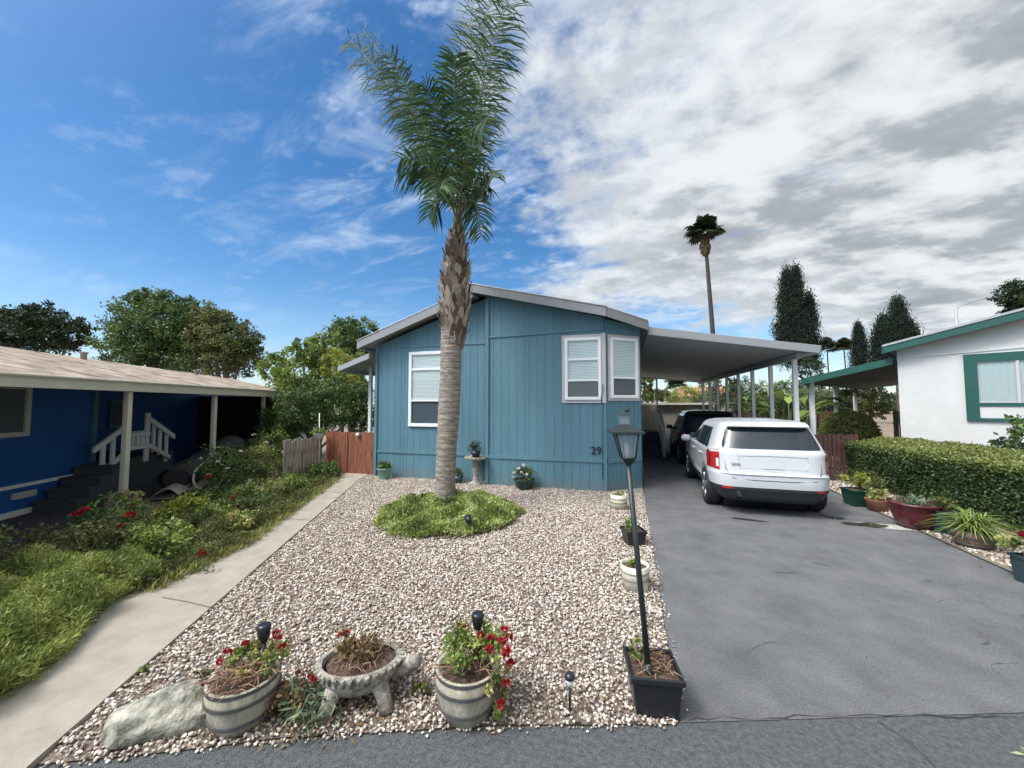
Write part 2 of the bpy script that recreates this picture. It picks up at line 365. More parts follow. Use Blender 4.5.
for c, r_, sx_, rz_ in (((1.82,5.4),.05,2.0,.2),((3.3,5.6),.04,1.6,.1),((2.35,5.8),.04,1.8,-.4),((2.9,4.3),.03,1.5,.7),((1.2,6.6),.05,1.2,.3),((3.6,4.9),.035,2,1.2)):
    blotch('asphalt_mark', c, r_, .004, 'street_asphalt', sx_, .6, rz=rz_, amp=.6)
# pale edging strip along right side of the driveway
strip('driveway_edging', [(4.47,3.9),(4.44,6.0),(4.51,8.0),(4.66,10.8),(4.78,13.6)], .07, .012, 'seam', .15)
# paving of the left lot
sheet('neighbour_drive', [(-7.0,1.2),(-6.2,-4),(-16,-4),(-24,30),(-13.5,12)], -.0, 'porch_asphalt')

# gravel bed: base sheet + individual stones
GPOLY = [(-3.15,SE(-3.15)),(-2.5,SE(-2.5)-.01),(-2.0,SE(-2.0)+.015),(-1.5,SE(-1.5)-.01),(-.8,SE(-.8)+.02),(.30,SE(.3)-.02),(.36,5),(.42,9.0),(.41,9.75),(-.38,9.2),(-3.3,9.15),(-3.3,9.4),(-6.98,9.4),(-6.68,8.78),(-4.93,5.12)]
sheet('gravel_bed', GPOLY, .006, 'gravel_base')
def inpoly(x, y, poly):
    ins = np.zeros(len(x), bool); n = len(poly)
    for i in range(n):
        x1, y1 = poly[i]; x2, y2 = poly[(i+1) % n]
        c = ((y1 > y) != (y2 > y)); xx = (x2-x1)*(y-y1)/((y2-y1) if y2 != y1 else 1e-9)+x1
        ins ^= c & (x < xx)
    return ins
bm = bmesh.new(); bmesh.ops.create_icosphere(bm, subdivisions=1, radius=1); ICV = np.array([v.co[:] for v in bm.verts]); ICF = np.array([[v.index for v in f.verts] for f in bm.faces]); bm.free()
def stones(name, X, Y, Z, S, m, attr=None, flat=.6):
    n = len(X); k = len(ICV)
    sc = np.stack([S*rng.uniform(.8,1.35,n), S*rng.uniform(.6,1.0,n), S*rng.uniform(.45,.8,n)*flat/.6], 1)
    th = rng.uniform(0, 6.283, n); ti = rng.normal(0, .35, n)
    base = ICV[None]*(1+rng.uniform(-.32,.32,(n,k,1)))*sc[:,None,:]
    x, y, z = base[...,0], base[...,1], base[...,2]
    y2 = y*np.cos(ti)[:,None]-z*np.sin(ti)[:,None]; z2 = y*np.sin(ti)[:,None]+z*np.cos(ti)[:,None]
    xr = x*np.cos(th)[:,None]-y2*np.sin(th)[:,None]; yr = x*np.sin(th)[:,None]+y2*np.cos(th)[:,None]
    v = np.stack([xr+X[:,None], yr+Y[:,None], z2+Z[:,None]], -1).reshape(-1,3)
    f = (ICF[None]+(np.arange(n)*k)[:,None,None]).reshape(-1,3)
    a = np.repeat(rng.random(n) if attr is None else attr, len(ICF))
    return finish(name, v, f, m, None, (float(X[0]), float(Y[0]), 0), attr=a)
NP = 140000
gx = rng.uniform(-7.0,.45,NP); gy = rng.uniform(1.5,9.7,NP); k = inpoly(gx, gy, [(a+ (0), b) for a, b in GPOLY]); gx, gy = gx[k], gy[k]
gz = rng.uniform(.002,.030,len(gx)); gs = rng.uniform(.0075,.0165,len(gx))
tag(stones('gravel', gx, gy, gz, gs, 'pebble'), 'loose pale pink and cream pebbles filling the front yard', kind='stuff')
# stray stones that spilled over the edge onto path side and street
t = rng.random(420); e0 = rng.integers(0, 2, 420)
sxp = np.where(e0 == 0, -3.1+3.4*t, .36+rng.normal(0,.02,420)); syp = np.where(e0 == 0, np.array([SE(q_) for q_ in -3.1+3.4*t])-np.abs(rng.normal(0,.025,420)), 2.8+6.5*t)
tag(stones('strewn_gravel', sxp, syp, np.full(420,.008), rng.uniform(.006,.013,420), 'pebble'), 'pebbles spilled along the street and driveway edges', kind='stuff')
# right-hand bed (earth and stones under the hedge)
sheet('side_bed', [(4.53,3),(4.48,6.0),(4.55,8.0),(4.70,10.8),(4.82,14),(9,14),(9,3)], .003, 'dirt')
nx = rng.uniform(4.5,5.6,6500); ny = rng.uniform(3.5,12.5,6500); k = nx > 4.50+np.maximum(0,(ny-7.5))*.05
tag(stones('bed_gravel', nx[k], ny[k], rng.uniform(.004,.02,k.sum()), rng.uniform(.012,.026,k.sum()), 'pebble'), 'rough gravel and earth under the clipped hedge', kind='stuff')
# left garden bed earth
sheet('garden_soil', [(-3.98,1.4),(-4.85,2.72),(-4.9,3.2),(-5.2,4.34),(-7.16,8.40),(-7.8,9.6),(-9.6,9.6),(-8.2,5.2),(-7.0,2.2),(-5.6,-1),(-3.5,.2)], .012, 'dirt')

# ================================================================== BLUE HOUSE
house = thing('mobile_home', 'blue mobile home with grey roof trim and corner bay window behind the gravel yard', 'mobile home', (-3.3, 9.3, 0))
RE = 24.5   # rear end
def roofz_left(x): return 3.70 + (x+6.65)*(4.72-3.70)/(3.0)*1.0 if x < -3.65 else 4.72     # left slope underside
ZL = lambda x: 3.62 + (x+6.65)*.345
ZR = lambda x: 4.78 - (x+3.3)*.272
def siding(mb, gap, P0, D, L_, zb, ztop, step=.203, th=.022, seed=0):
    """vertical boards from P0 along D; ztop(u)"""
    D = Vector(D).normalized(); Nn = Vector((D.y, -D.x))      # outward normal (towards viewer when D runs +x)
    u = 0; P0 = Vector(P0)
    def pt(u, o, z): q = P0 + D*u + Nn*o; return (q.x, q.y, z)
    while u < L_-1e-4:
        e_ = min(u+step*random.choice((1, 1, .5, 1)), L_); e2 = e_-.006
        mb.hexa([pt(u,0,zb),pt(u,th,zb),pt(e2,th,zb),pt(e2,0,zb),pt(u,0,ztop(u)),pt(u,th,ztop(u)),pt(e2,th,ztop(e2)),pt(e2,0,ztop(e2))]); u = e_
    gap.hexa([pt(0,-.05,zb),pt(0,.012,zb),pt(L_,.012,zb),pt(L_,-.05,zb),pt(0,-.05,ztop(0)),pt(0,.012,ztop(0)),pt(L_,.012,ztop(L_)),pt(L_,-.05,ztop(L_))])
def wall(name, P0, D, L_, ztop, zb=0):
    a, b = MB(), MB(); siding(a, b, P0, D, L_, zb, ztop)
    o = a.build(name, 'siding_blue', house); b.build('groove_backing', 'siding_gap', o); return o
wl = wall("wall", (-6.65,9.35), (1,0), 3.36, lambda u: 3.62+u*.345)
wr = wall("wall", (-3.29,9.12), (1,0), 2.91, lambda u: 4.78-u*.262)
FD = Vector((.79,.62)).normalized()
wf = wall('wall', (-.38,9.12), FD, 1.0, lambda u: 3.98-.13*u)
wall('wall', (.41,9.74), (0,1), RE-9.74, lambda u: 3.75)     # long side under the carport
wall('wall', (-3.29,9.42), (0,-1), .30, lambda u: 4.70)      # short return of the front step
def wall_side(name, x, y0, y1, z1):
    mb = MB(); mb.box((x, (y0+y1)/2, z1/2), (.06, y1-y0, z1)); return mb.build(name, 'siding_blue', house)
wall_side('wall', -6.66, 9.42, RE, 3.55)
mb = MB(); mb.box((-3.1, RE, 1.9), (7.1,.08,3.7)); mb.build('wall', 'siding_blue', house)
# horizontal trim bands
tb = MB()
tb.box((-4.97,9.318,.705), (3.34,.022,.075)); tb.build('trim_band', 'siding_blue', house); tb = MB(); tb.box((-4.97,9.318,3.585), (3.34,.02,.05)); tb.build('trim_band', 'siding_blue', house)
tb = MB()
tb.box((-1.84,9.088,.705), (2.9,.022,.085))
tb.build('trim_band', 'siding_blue', house); tb = MB()
tb.hexa([(-3.27,9.098,3.66),(-3.27,9.075,3.66),(-.40,9.075,3.72),(-.40,9.098,3.72),(-3.27,9.098,3.72),(-3.27,9.075,3.72),(-.40,9.075,3.78),(-.40,9.098,3.78)])
tb.build('trim_band', 'siding_blue', house)
fq = lambda u, o: Vector((-.38,9.12))+FD*u+Vector((FD.y,-FD.x))*o
def fbox(mb, u0, u1, o0, o1, z0, z1):
    a, b, c, d = fq(u0,o1), fq(u1,o1), fq(u1,o0), fq(u0,o0)
    mb.hexa([(*a,z0),(*b,z0),(*c,z0),(*d,z0),(*a,z1),(*b,z1),(*c,z1),(*d,z1)])
tb = MB(); fbox(tb, .02,.98,.024,.046,.66,.745); tb.build('trim_band', 'siding_blue', house)
tb = MB(); tb.box((-3.255,9.078,2.35),(.09,.03,4.6)); tb.build('corner_board', 'siding_blue', house)
tb = MB(); tb.box((-6.62,9.306,1.8),(.08,.03,3.6)); tb.build('corner_board', 'siding_blue', house)
tb = MB(); tb.box((-.385,9.083,1.05),(.05,.026,2.0)); tb.build('corner_board', 'siding_blue', house)
# roof: left slope, right slope, each a slab with fascia in front
def slab(mb, pts, th):     # pts: top quad (x,y,z) ccw
    mb.hexa([(x,y,z-th) for x,y,z in pts]+list(pts))
rf = MB()
slab(rf, [(-7.0,9.0,3.72),(-3.62,9.0,4.90),(-3.62,RE+.2,4.90),(-7.0,RE+.2,3.72)], .10)
slab(rf, [(-3.63,8.8,4.985),(-.32,8.8,4.15),(-.32,RE+.2,4.15),(-3.63,RE+.2,4.985)], .10)
slab(rf, [(-.33,8.82,4.148),(.56,9.52,3.925),(.56,RE+.2,3.925),(-.33,RE+.2,4.148)], .10)
roof = rf.build('roof', 'roof_grey', house)
def fas(a, b, h=.21, th=.04, drop=0, m='fascia_grey', name='fascia'):
    a = Vector(a); b = Vector(b); d = Vector((b.x-a.x, b.y-a.y, 0)).normalized(); n = Vector((d.y,-d.x,0))*th
    mb = MB(); Z = Vector((0,0,h))
    mb.hexa([a-Z, a-Z+n, b-Z+n, b-Z, a, a+n, b+n, b]); 
    return mb.build(name, m, house)
fas((-7.02,9.0,3.735),(-3.60,9.0,4.925)); fas((-3.66,8.8,5.01),(-.32,8.8,4.175)); fas((-.32,8.8,4.17),(.58,9.51,3.95))
fas((-7.0,RE,3.73),(-7.0,9.0,3.73)); fas((.58,9.52,3.945),(.58,RE,3.945)); fas((-3.62,9.0,4.98),(-3.62,8.8,5.0),.2,.03)
# drip edges
de = MB()
for a, b in (((-7.04,8.955,3.745),(-3.66,8.955,4.935)),((-3.69,8.755,5.02),(-.32,8.755,4.185)),((-.32,8.755,4.18),(.60,9.47,3.958))):
    de.tube([a, b], .014, 5)
de.build('drip_edge', 'trim_grey', roof)
# windows
def window(P0, D, u0, u1, z0, z1, mull, fw=.07, wide=0, dark_low=True, frame='vinyl_white', casing=None, label=None):
    """frame stands 4 cm proud, blind behind glass; mull = heights of horizontal bars"""
    D = Vector(D).normalized(); Nn = Vector((D.y,-D.x)); P0 = Vector(P0)
    def bx(mb, a, b, o0, o1, c, d):
        A, B, C, E_ = P0+D*a+Nn*o1, P0+D*b+Nn*o1, P0+D*b+Nn*o0, P0+D*a+Nn*o0
        mb.hexa([(*A,c),(*B,c),(*C,c),(*E_,c),(*A,d),(*B,d),(*C,d),(*E_,d)])
    f = MB(); bx(f,u0,u0+fw,.02,.075,z0,z1); bx(f,u1-fw,u1,.02,.075,z0,z1); bx(f,u0+fw,u1-fw,.02,.075,z0,z0+fw); bx(f,u0+fw,u1-fw,.02,.075,z1-fw,z1)
    wn = f.build('window', frame, house, bevel=.006)
    if casing:
        c = MB(); cw = casing
        bx(c,u0-cw,u0-.002,.02,.05,z0-cw,z1+cw); bx(c,u1+.002,u1+cw,.02,.05,z0-cw,z1+cw); bx(c,u0,u1,.02,.05,z0-cw,z0-.002); bx(c,u0,u1,.02,.05,z1+.002,z1+cw)
        c.build('casing', 'trim_grey', wn)
    s_ = MB()
    for mz in mull: s_ = MB(); bx(s_,u0+fw,u1-fw,.03,.068,mz-.025,mz+.025); s_.build('sash', frame, wn)
    b = MB(); zz = mull[-1] if len(mull) else z0
    z = mull[0]
    zlow = min(mull)
    while zlow < z1-fw:
        bx(b,u0+fw,u1-fw,.026,.034,zlow,min(zlow+.030,z1-fw)); zlow += .036
    b.build('blind', 'blind_white', wn)
    k = MB(); bx(k,u0+fw,u1-fw,.021,.025,z0+fw,z1-fw); k.build('backing', 'dark', wn)
    if dark_low: k = MB(); bx(k,u0+fw,u1-fw,.027,.034,z0+fw,min(mull)-.02); k.build('insect_screen', 'screen_dark', wn)
    g = MB(); A_, B_ = P0+D*(u0+fw)+Nn*.046, P0+D*(u1-fw)+Nn*.046; g.add([(*A_,z0+fw),(*B_,z0+fw),(*B_,z1-fw),(*A_,z1-fw)], [(0,1,2,3)]); g.build('pane', 'window_glass', wn)
    return wn
window((-6.65,9.35),(1,0),1.06,2.34,1.40,3.42,[2.82+.12,2.0+.1],.085)
window((-3.29,9.12),(1,0),1.99,2.83,2.10,3.56,[3.05,2.56],.07, casing=.07)
window((-.38,9.12),FD,.12,.90,2.14,3.56,[2.62+.0],.07, casing=.06)
# sill flashing where bay meets
tb = MB(); tb.box((-.40,9.068,2.84),(.085,.03,1.62)); tb.build('corner_trim', 'trim_grey', house)
# house number
def text(body, size, m, name, parent, M4, ext=.006, label=None):
    cu = bpy.data.curves.new('t', 'FONT'); cu.body = body; cu.size = size; cu.extrude = ext; cu.align_x = 'CENTER'; cu.offset = size*.012
    o = bpy.data.objects.new('t', cu); col.objects.link(o); dg = bpy.context.evaluated_depsgraph_get(); me = bpy.data.meshes.new_from_object(o.evaluated_get(dg)); bpy.data.objects.remove(o)
    me.name = name; me.materials.clear(); me.materials.append(MATS[m]); ob = bpy.data.objects.new(name, me); col.objects.link(ob)
    ob.parent = parent; ob.matrix_local = Matrix.Translation(-base_of(parent)) @ M4; return ob
text('29', .245, 'black_iron', 'house_number', house, Matrix.Translation((-.595,9.082,.855)) @ Matrix.Rotation(R(90),4,'X'))
# cable / conduit and tap
tb = MB(); tb.tube([(-.45,9.06,2.02),(-.47,9.05,2.12),(-.42,9.0,2.45)], .012, 6); tb.tube([(-.45,9.07,2.1),(-.46,9.075,.8),(-.46,9.075,.3)], .008, 5); tb.build('cable', 'siding_gap', house)
tb = MB(); tb.tube([(.44,9.70,.42),(.44,9.64,.42),(.44,9.62,.36)], .014, 6); tb.tube([(.44,9.66,.42),(.44,9.66,.48)], .008, 6); tb.tube([(.40,9.66,.48),(.48,9.66,.48)], .012, 6); tb.tube([(.45,9.71,.1),(.45,9.71,.40)], .016, 6); tb.build('tap', 'black_iron', house)
# left side awning with its post
aw = MB()
slab(aw, [(-7.70,9.1,3.05),(-6.72,9.1,3.40),(-6.72,18,3.40),(-7.70,18,3.05)], .05)
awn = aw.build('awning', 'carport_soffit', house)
aw = MB(); aw.hexa([(-7.72,9.1,2.92),(-7.72,9.06,2.92),(-6.70,9.06,3.26),(-6.70,9.1,3.26),(-7.72,9.1,3.06),(-7.72,9.06,3.06),(-6.70,9.06,3.41),(-6.70,9.1,3.41)])
aw.box((-7.72,13.5,2.99),(.03,8.8,.15)); aw.build('awning_trim', 'carport_white', awn)
for yy in (9.85,13.5): aw = MB(); aw.box((-7.20,yy,1.56),(.085,.085,3.12)); aw.build('awning_post', 'paint_white', awn)
# side steps with hand rail under the carport
sst = thing('side_steps', 'grey side entry steps with white handrail under the carport', 'steps', (1.1,16.6,0))
for i in range(4):
    m_ = MB(); m_.box((.98,15.9+i*.3,.1+i*.09+.0),(.9,.30,.2+i*.18)); m_.build('step', 'porch_asphalt', sst, bevel=.01)
m_ = MB(); m_.box((.98,17.8,.42),(.9,1.3,.84)); m_.build('landing', 'porch_asphalt', sst)
m_ = MB()
for y, z in ((15.8,1.15),(17.1,1.75),(18.4,1.75)): m_.box((1.5,y,z/2),(.07,.07,z))
m_.hexa([(1.46,15.75,1.1),(1.54,15.75,1.1),(1.54,17.1,1.70),(1.46,17.1,1.70),(1.46,15.75,1.16),(1.54,15.75,1.16),(1.54,17.1,1.76),(1.46,17.1,1.76)])
m_.box((1.5,17.75,1.73),(.08,1.3,.06)); m_.hexa([(1.48,15.8,.45),(1.52,15.8,.45),(1.52,17.1,1.05),(1.48,17.1,1.05),(1.48,15.8,.53),(1.52,15.8,.53),(1.52,17.1,1.13),(1.48,17.1,1.13)])
m_.build('handrail', 'paint_white', sst)

# ================================================================== CARPORT
cp = thing('carport', 'white aluminium lean-to carport with slim posts over the driveway', 'carport', (4.25,11.4,0))
def cz(x): return 3.80-(x-.5)*.113
c = MB()
nb_ = 26; X0, X1 = .60, 4.48
# ribbed deck: shallow troughs running across
yf = lambda x: 9.62+(x-.45)*.30
for i in range(46):
    y0 = i*.315; 
    def q(x, dy, dzz): 
        y = max(yf(x), 9.62+y0+dy) if i else yf(x)+dy; return (x, min(y, 24.2), cz(x)+dzz)
    for (d0, z0_, d1, z1_) in ((0,0,.25,0),(.25,0,.265,.035),(.265,.035,.30,.035),(.30,.035,.315,0)):
        v = [q(X0,d0,z0_-.1), q(X1,d0,z0_-.1), q(X1,d1,z1_-.1), q(X0,d1,z1_-.1)]
        if v[0][1] < v[3][1]-1e-5 or v[1][1] < v[2][1]-1e-5: c.add(v, [(0,1,2,3)])
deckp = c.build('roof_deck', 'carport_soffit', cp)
c = MB(); c.add([(X0,yf(X0),cz(X0)),(X1,yf(X1),cz(X1)),(X1,24.2,cz(X1)),(X0,24.2,cz(X0))], [(0,1,2,3)]); c.build('roof_sheet', 'carport_white', cp)
def edge_beam(a, b, h, th, name='edge_fascia', m='carport_white'):
    a = Vector(a); b = Vector(b); d = Vector((b.x-a.x,b.y-a.y,0)).normalized(); n = Vector((d.y,-d.x,0))*th; Z = Vector((0,0,h)); mb = MB()
    mb.hexa([a-Z,a-Z+n,b-Z+n,b-Z,a,a+n,b+n,b]); return mb.build(name, m, cp, bevel=.008)
edge_beam((X0,yf(X0),cz(X0)+.05),(X1+.05,yf(X1+.05),cz(X1)+.05),.19,.06); edge_beam((X1+.05,yf(X1),cz(X1)+.05),(X1+.05,24.2,cz(X1)+.05),.19,.06); edge_beam((X1,24.2,cz(X1)+.05),(X0,24.2,cz(X0)+.05),.19,.05)
cb_ = MB(); cb_.box((4.22,17.6,3.20),(.10,13.0,.13)); cb_.build('beam', 'carport_white', cp)
p0 = None
for k_ in range(8):
    y = 11.36+k_*1.66
    if p0 is None:
        m_ = MB(); m_.box((4.22,y,1.57),(.10,.10,3.14)); m_.box((4.22,y,.01),(.2,.2,.02)); p0 = m_.build('post', 'paint_white', cp, bevel=.008); y_first = y
    else:
        p = p0.copy(); col.objects.link(p); p.parent = cp; p.location = (0, y-y_first, 0)
m_ = MB(); m_.box((1.95,24.1,1.8),(.09,.09,3.6)); m_.build('post', 'paint_white', cp)

# ================================================================== camera-depth helper: ground position seen at column px, zc metres away
FX, RX = Vector((-.2756,.9613)), Vector((.9613,.2756))
def at(px, zc): q = FX*zc + RX*((px-512)/385*zc); return (q.x, q.y)
def hz_(py, zc): return 2+(404.2-py)/385*zc

# ================================================================== LEFT HOUSE
mat('paint_blue', (.010,.095,.32), .6, .06, 2, .1, 60)
mat('roof_tan', (.21,.165,.125), .95, .30, 2.6, .8, 60, speck=.3, sscale=60, c2=(.38,.315,.25), stretch=(1,1,1), detail=12)
mat('cream_paint', (.56,.54,.45), .5, .06, 4)
mat('step_grey', (.05,.07,.075), .8, .15, 8)
mat('tarp_grey', (.035,.038,.045), .7, .15, 6, .3, 8)
mat('cloth_beige', (.42,.39,.33), .9, .1, 8)
mat('weathered_wood', (.27,.235,.19), .9, .3, 6, .4, 30, c2=(.38,.34,.28), stretch=(3,3,.4))
mat('red_wood', (.17,.062,.035), .7, .3, 5, .3, 30, c2=(.24,.09,.05), stretch=(4,4,.5))
mat('brown_fence', (.13,.065,.055), .8, .25, 5, .3, 30, stretch=(4,4,.5))
D1 = Vector((-.448,.894)); N1 = Vector((-.894,-.448)); P1 = Vector((-8.46,4.70))
def LH(s, o, z): q = P1+D1*s+N1*o; return (q.x, q.y, z)
def fr(mb, F, s0, s1_, o0, o1, z0, z1):
    return mb.hexa([F(s0,o0,z0),F(s0,o1,z0),F(s1_,o1,z0),F(s1_,o0,z0),F(s0,o0,z1),F(s0,o1,z1),F(s1_,o1,z1),F(s1_,o0,z1)])
lh = thing('neighbour_home', 'deep blue mobile home with tan roof and posted porch left of the walkway', 'mobile home', LH(1,2,0))
m_ = MB(); fr(m_,LH,-7,2.06,2.0,2.1,0,2.75); m_.build('wall', 'paint_blue', lh)
m_ = MB(); fr(m_,LH,2.06,11.0,3.4,3.5,0,3.0); m_.build('wall', 'paint_blue', lh)
m_ = MB(); fr(m_,LH,1.96,2.06,2.101,3.4,0,2.8); m_.build('wall', 'paint_blue', lh)
m_ = MB(); fr(m_,LH,8.3,8.4,.5,6,0,2.3); m_.build('wall', 'dark', lh)  # near-black sheet added across the open porch end, standing in for shade
m_ = MB(); fr(m_,LH,1.98,2.075,1.96,2.0,.0,2.75); m_.build('corner_board', 'siding_blue', lh)
m_ = MB(); fr(m_,LH,-7,1.9,1.965,1.998,.50,.56); m_.build('trim_band', 'vinyl_white', lh)
m_ = MB(); fr(m_,LH,-7,1.6,1.95,1.998,0,.10); m_.build('base_board', 'paint_white', lh)
# roof
m_ = MB()
rt = [LH(-7,-.12,2.33),LH(7.9,-.12,2.42),LH(10.9,3.6,3.12),LH(-7,3.6,3.30)]
nU, nV = 60, 14
def rq(u, v):
    a = Vector(rt[0])*(1-u)+Vector(rt[1])*u; b = Vector(rt[3])*(1-u)+Vector(rt[2])*u; p = a*(1-v)+b*v
    return (p.x, p.y, p.z+.012*mnoise.noise(Vector((u*25, v*6, 0))))
m_.grid(rq, nU, nV); rb = m_.build('roof', 'roof_tan', lh)
m_ = MB(); m_.grid(lambda u,v: tuple(Vector(rq(u,1))*(1-v)+(Vector(rq(u,1))+Vector((-2.6,-1.3,-.9)))*v), 20, 2); m_.build('roof', 'roof_tan', lh)
m_ = MB(); m_.hexa([LH(-7,-.14,2.21),LH(-7,-.10,2.21),LH(7.9,-.10,2.24),LH(7.9,-.14,2.24),LH(-7,-.14,2.36),LH(-7,-.10,2.36),LH(7.9,-.10,2.45),LH(7.9,-.14,2.45)])
m_.tube([LH(-7,-.17,2.35),LH(7.9,-.17,2.44)], .022, 6); m_.build('gutter', 'cream_paint', lh)
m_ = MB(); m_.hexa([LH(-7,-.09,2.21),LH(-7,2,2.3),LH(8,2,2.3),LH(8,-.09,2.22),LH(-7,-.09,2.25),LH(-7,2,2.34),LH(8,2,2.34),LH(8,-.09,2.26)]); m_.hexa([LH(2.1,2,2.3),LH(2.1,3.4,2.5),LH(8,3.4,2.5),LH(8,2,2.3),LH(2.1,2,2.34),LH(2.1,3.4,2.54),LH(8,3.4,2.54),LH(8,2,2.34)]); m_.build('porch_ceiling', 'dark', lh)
# seams and litter on the roof
for sft in (-.4,.9,2.3,4.6,6.5):
    m_ = MB(); u = (sft+7)/14.9; m_.tube([Vector(rq(u,v))+Vector((0,0,.006)) for v in (0,.3,.6,1)], .006, 4); m_.build('roof_seam', 'dirt', rb)
for (u, v, h) in ((.47,.93,.22),(.585,.9,.14),(.83,.86,.12),(.37,.97,.2)):
    p = Vector(rq(u,v)); m_ = MB(); m_.lathe([(.06,-.03),(.06,h),(.085,h+.01),(.085,h+.04),(0,h+.05)], p, 12); m_.build('roof_vent', 'weathered_wood', rb)
# four porch posts
for s_ in (0, 2.68, 5.35, -2.7):
    m_ = MB(); fr(m_,LH,s_-.05,s_+.05,-.05,-.003,0,2.22); fr(m_,LH,s_-.035,s_+.035,.003,.04,0,2.22); m_.build('porch_post', 'cream_paint', lh, bevel=.004)
# window near left edge, vent
m_ = MB(); fr(m_,LH,-1.4,.62,1.93,1.998,1.42,1.50); fr(m_,LH,.54,.62,1.93,1.998,1.50,2.33); fr(m_,LH,-1.4,.54,1.93,1.998,2.27,2.33); wn = m_.build('window', 'cream_paint', lh)
m_ = MB(); fr(m_,LH,-1.4,.54,1.97,1.99,1.50,2.27); m_.build('pane', 'screen_dark', wn)
m_ = MB(); fr(m_,LH,4.35,4.95,3.34,3.398,1.35,2.1); wn = m_.build('window', 'siding_blue', lh); m_ = MB(); fr(m_,LH,4.42,4.88,3.32,3.338,1.42,2.03); m_.build('pane', 'screen_dark', wn)
m_ = MB(); fr(m_,LH,2.5,3.3,3.34,3.398,.75,2.35); m_.build('door', 'screen_dark', lh)
m_ = MB(); fr(m_,LH,.44,.84,1.95,1.998,.30,.41); vt = m_.build('vent', 'cream_paint', lh)
for k_ in range(3): m_ = MB(); fr(m_,LH,.47+k_*.125,.57+k_*.125,1.945,1.949,.325,.385); m_.build('grille', 'trim_grey', vt)
# porch steps and railing
ps = thing('porch_steps', 'dark grey porch steps with white picket railing beside the blue wall', 'steps', LH(2.2,1.5,0))
for k_ in range(4):
    m_ = MB(); fr(m_,LH,.75+.26*k_,.75+.26*(k_+1),1.25,1.93,0,.17*(k_+1)); fr(m_,LH,.72+.26*k_,.75+.26*(k_+1),1.23,1.94,.17*(k_+1)+.002,.17*(k_+1)+.03)
    m_.build('step', 'step_grey', ps)
m_ = MB(); fr(m_,LH,1.80,4.1,1.66,3.35,0,.74); m_.build('landing', 'step_grey', ps)
m_ = MB()
def rail(a, b, hh=.09, th=.05):
    s0,z0_ = a; s1_,z1_ = b
    m_.hexa([LH(s0,1.60,z0_-hh/2),LH(s0,1.60-th,z0_-hh/2),LH(s1_,1.60-th,z1_-hh/2),LH(s1_,1.60,z1_-hh/2),LH(s0,1.60,z0_+hh/2),LH(s0,1.60-th,z0_+hh/2),LH(s1_,1.60-th,z1_+hh/2),LH(s1_,1.60,z1_+hh/2)])
rail((1.50,1.05),(2.40,1.55),.12); rail((1.75,.55),(2.40,.95),.10); rail((2.40,.98),(3.05,.98)); rail((2.40,1.28),(3.05,1.28),.07); rail((3.05,1.62),(3.95,1.12),.12); rail((3.05,.98),(3.8,.6),.10)
for s_, z0_, z1_ in ((1.80,.35,1.22),(2.05,.5,1.36),(2.40,.6,1.75),(2.60,.98,1.36),(2.76,.98,1.36),(2.90,.98,1.36),(3.05,.6,1.78),(3.28,.8,1.48),(3.5,.7,1.36),(3.75,.5,1.22)):
    wd_ = .13 if z1_ > 1.5 else .095; fr(m_,LH,s_-wd_/2,s_+wd_/2,1.612,1.65,z0_,z1_)
m_.build('railing', 'paint_white', ps)
# things kept under the porch
m_ = MB(); n_ = 22
m_.tube([LH(1.78,.25,.33),LH(4.0,.25,.86)], .24, 20)
m_.grid(lambda u,v: LH(1.75+2.3*u, .25+.35*math.sin(v*math.pi*2)*(1+.1*math.sin(u*9)), .32+.55*u+.0+ .26*math.cos(v*math.pi*2)), 14, 16)
o = m_.build('carpet_roll', 'tarp_grey', None, loc=LH(2.8,.25,0)); tag(o, 'fat dark grey rolled carpet leaning behind the rose bushes', 'carpet roll')
m_ = MB(); m_.grid(lambda u,v: LH(1.3+1.5*u, -.12+.55*v, .10+.25*math.sin(v*3.1)*(.4+.6*u)+.05*math.sin(u*11+v*5)), 12, 8); m_.grid(lambda u,v: LH(1.3+1.5*u, -.12+.55*v, .03), 2, 2)
tag(m_.build('ground_tarp', 'cloth_beige', None, loc=LH(2,0,0)), 'crumpled beige sheet lying under the dark carpet roll', 'sheet')
bk = thing('bicycle', 'old white wheeled bicycle leaning among the shrubs by the porch', 'bicycle', LH(2.3,-.25,0))
def wheel_ring(parent, c, r, axis, m, tr=.02):
    ax = Vector(axis).normalized(); u = Vector((0,0,1)); v = ax.cross(u); m_ = MB()
    m_.tube([Vector(c)+r*(math.cos(t)*u+math.sin(t)*v) for t in np.linspace(0,2*math.pi,29)], tr, 6, cap=False)
    wq = m_.build('wheel', m, parent); m_ = MB()
    for t in np.linspace(0,2*math.pi,13)[:-1]: m_.tube([c, Vector(c)+r*(math.cos(t)*u+math.sin(t)*v)], .0025, 3, cap=False)
    m_.build('spokes', 'chrome', wq)
ax_ = (N1.x*.8+D1.x*.5, N1.y*.8+D1.y*.5, .12)
wheel_ring(bk, LH(2.05,-.28,.36), .32, ax_, 'paint_white', .024); wheel_ring(bk, LH(3.0,-.1,.36), .32, ax_, 'rubber', .02)
m_ = MB(); A,B,C_,E_ = LH(2.05,-.28,.36),LH(2.2,-.26,.85),LH(2.75,-.16,.8),LH(2.55,-.2,.33)
for p_ in ((A,B),(B,C_),(B,E_),(C_,E_),(E_,LH(3.0,-.1,.36)),(C_,LH(3.0,-.1,.36)),(B,LH(2.18,-.26,.98))): m_.tube(p_, .016, 6)
m_.build('frame', 'vinyl_white', bk); m_ = MB(); m_.tube([LH(2.18,-.5,1.0),LH(2.13,-.26,.98),LH(2.18,0,1.0)], .012, 6); m_.build('handlebar', 'chrome', bk)
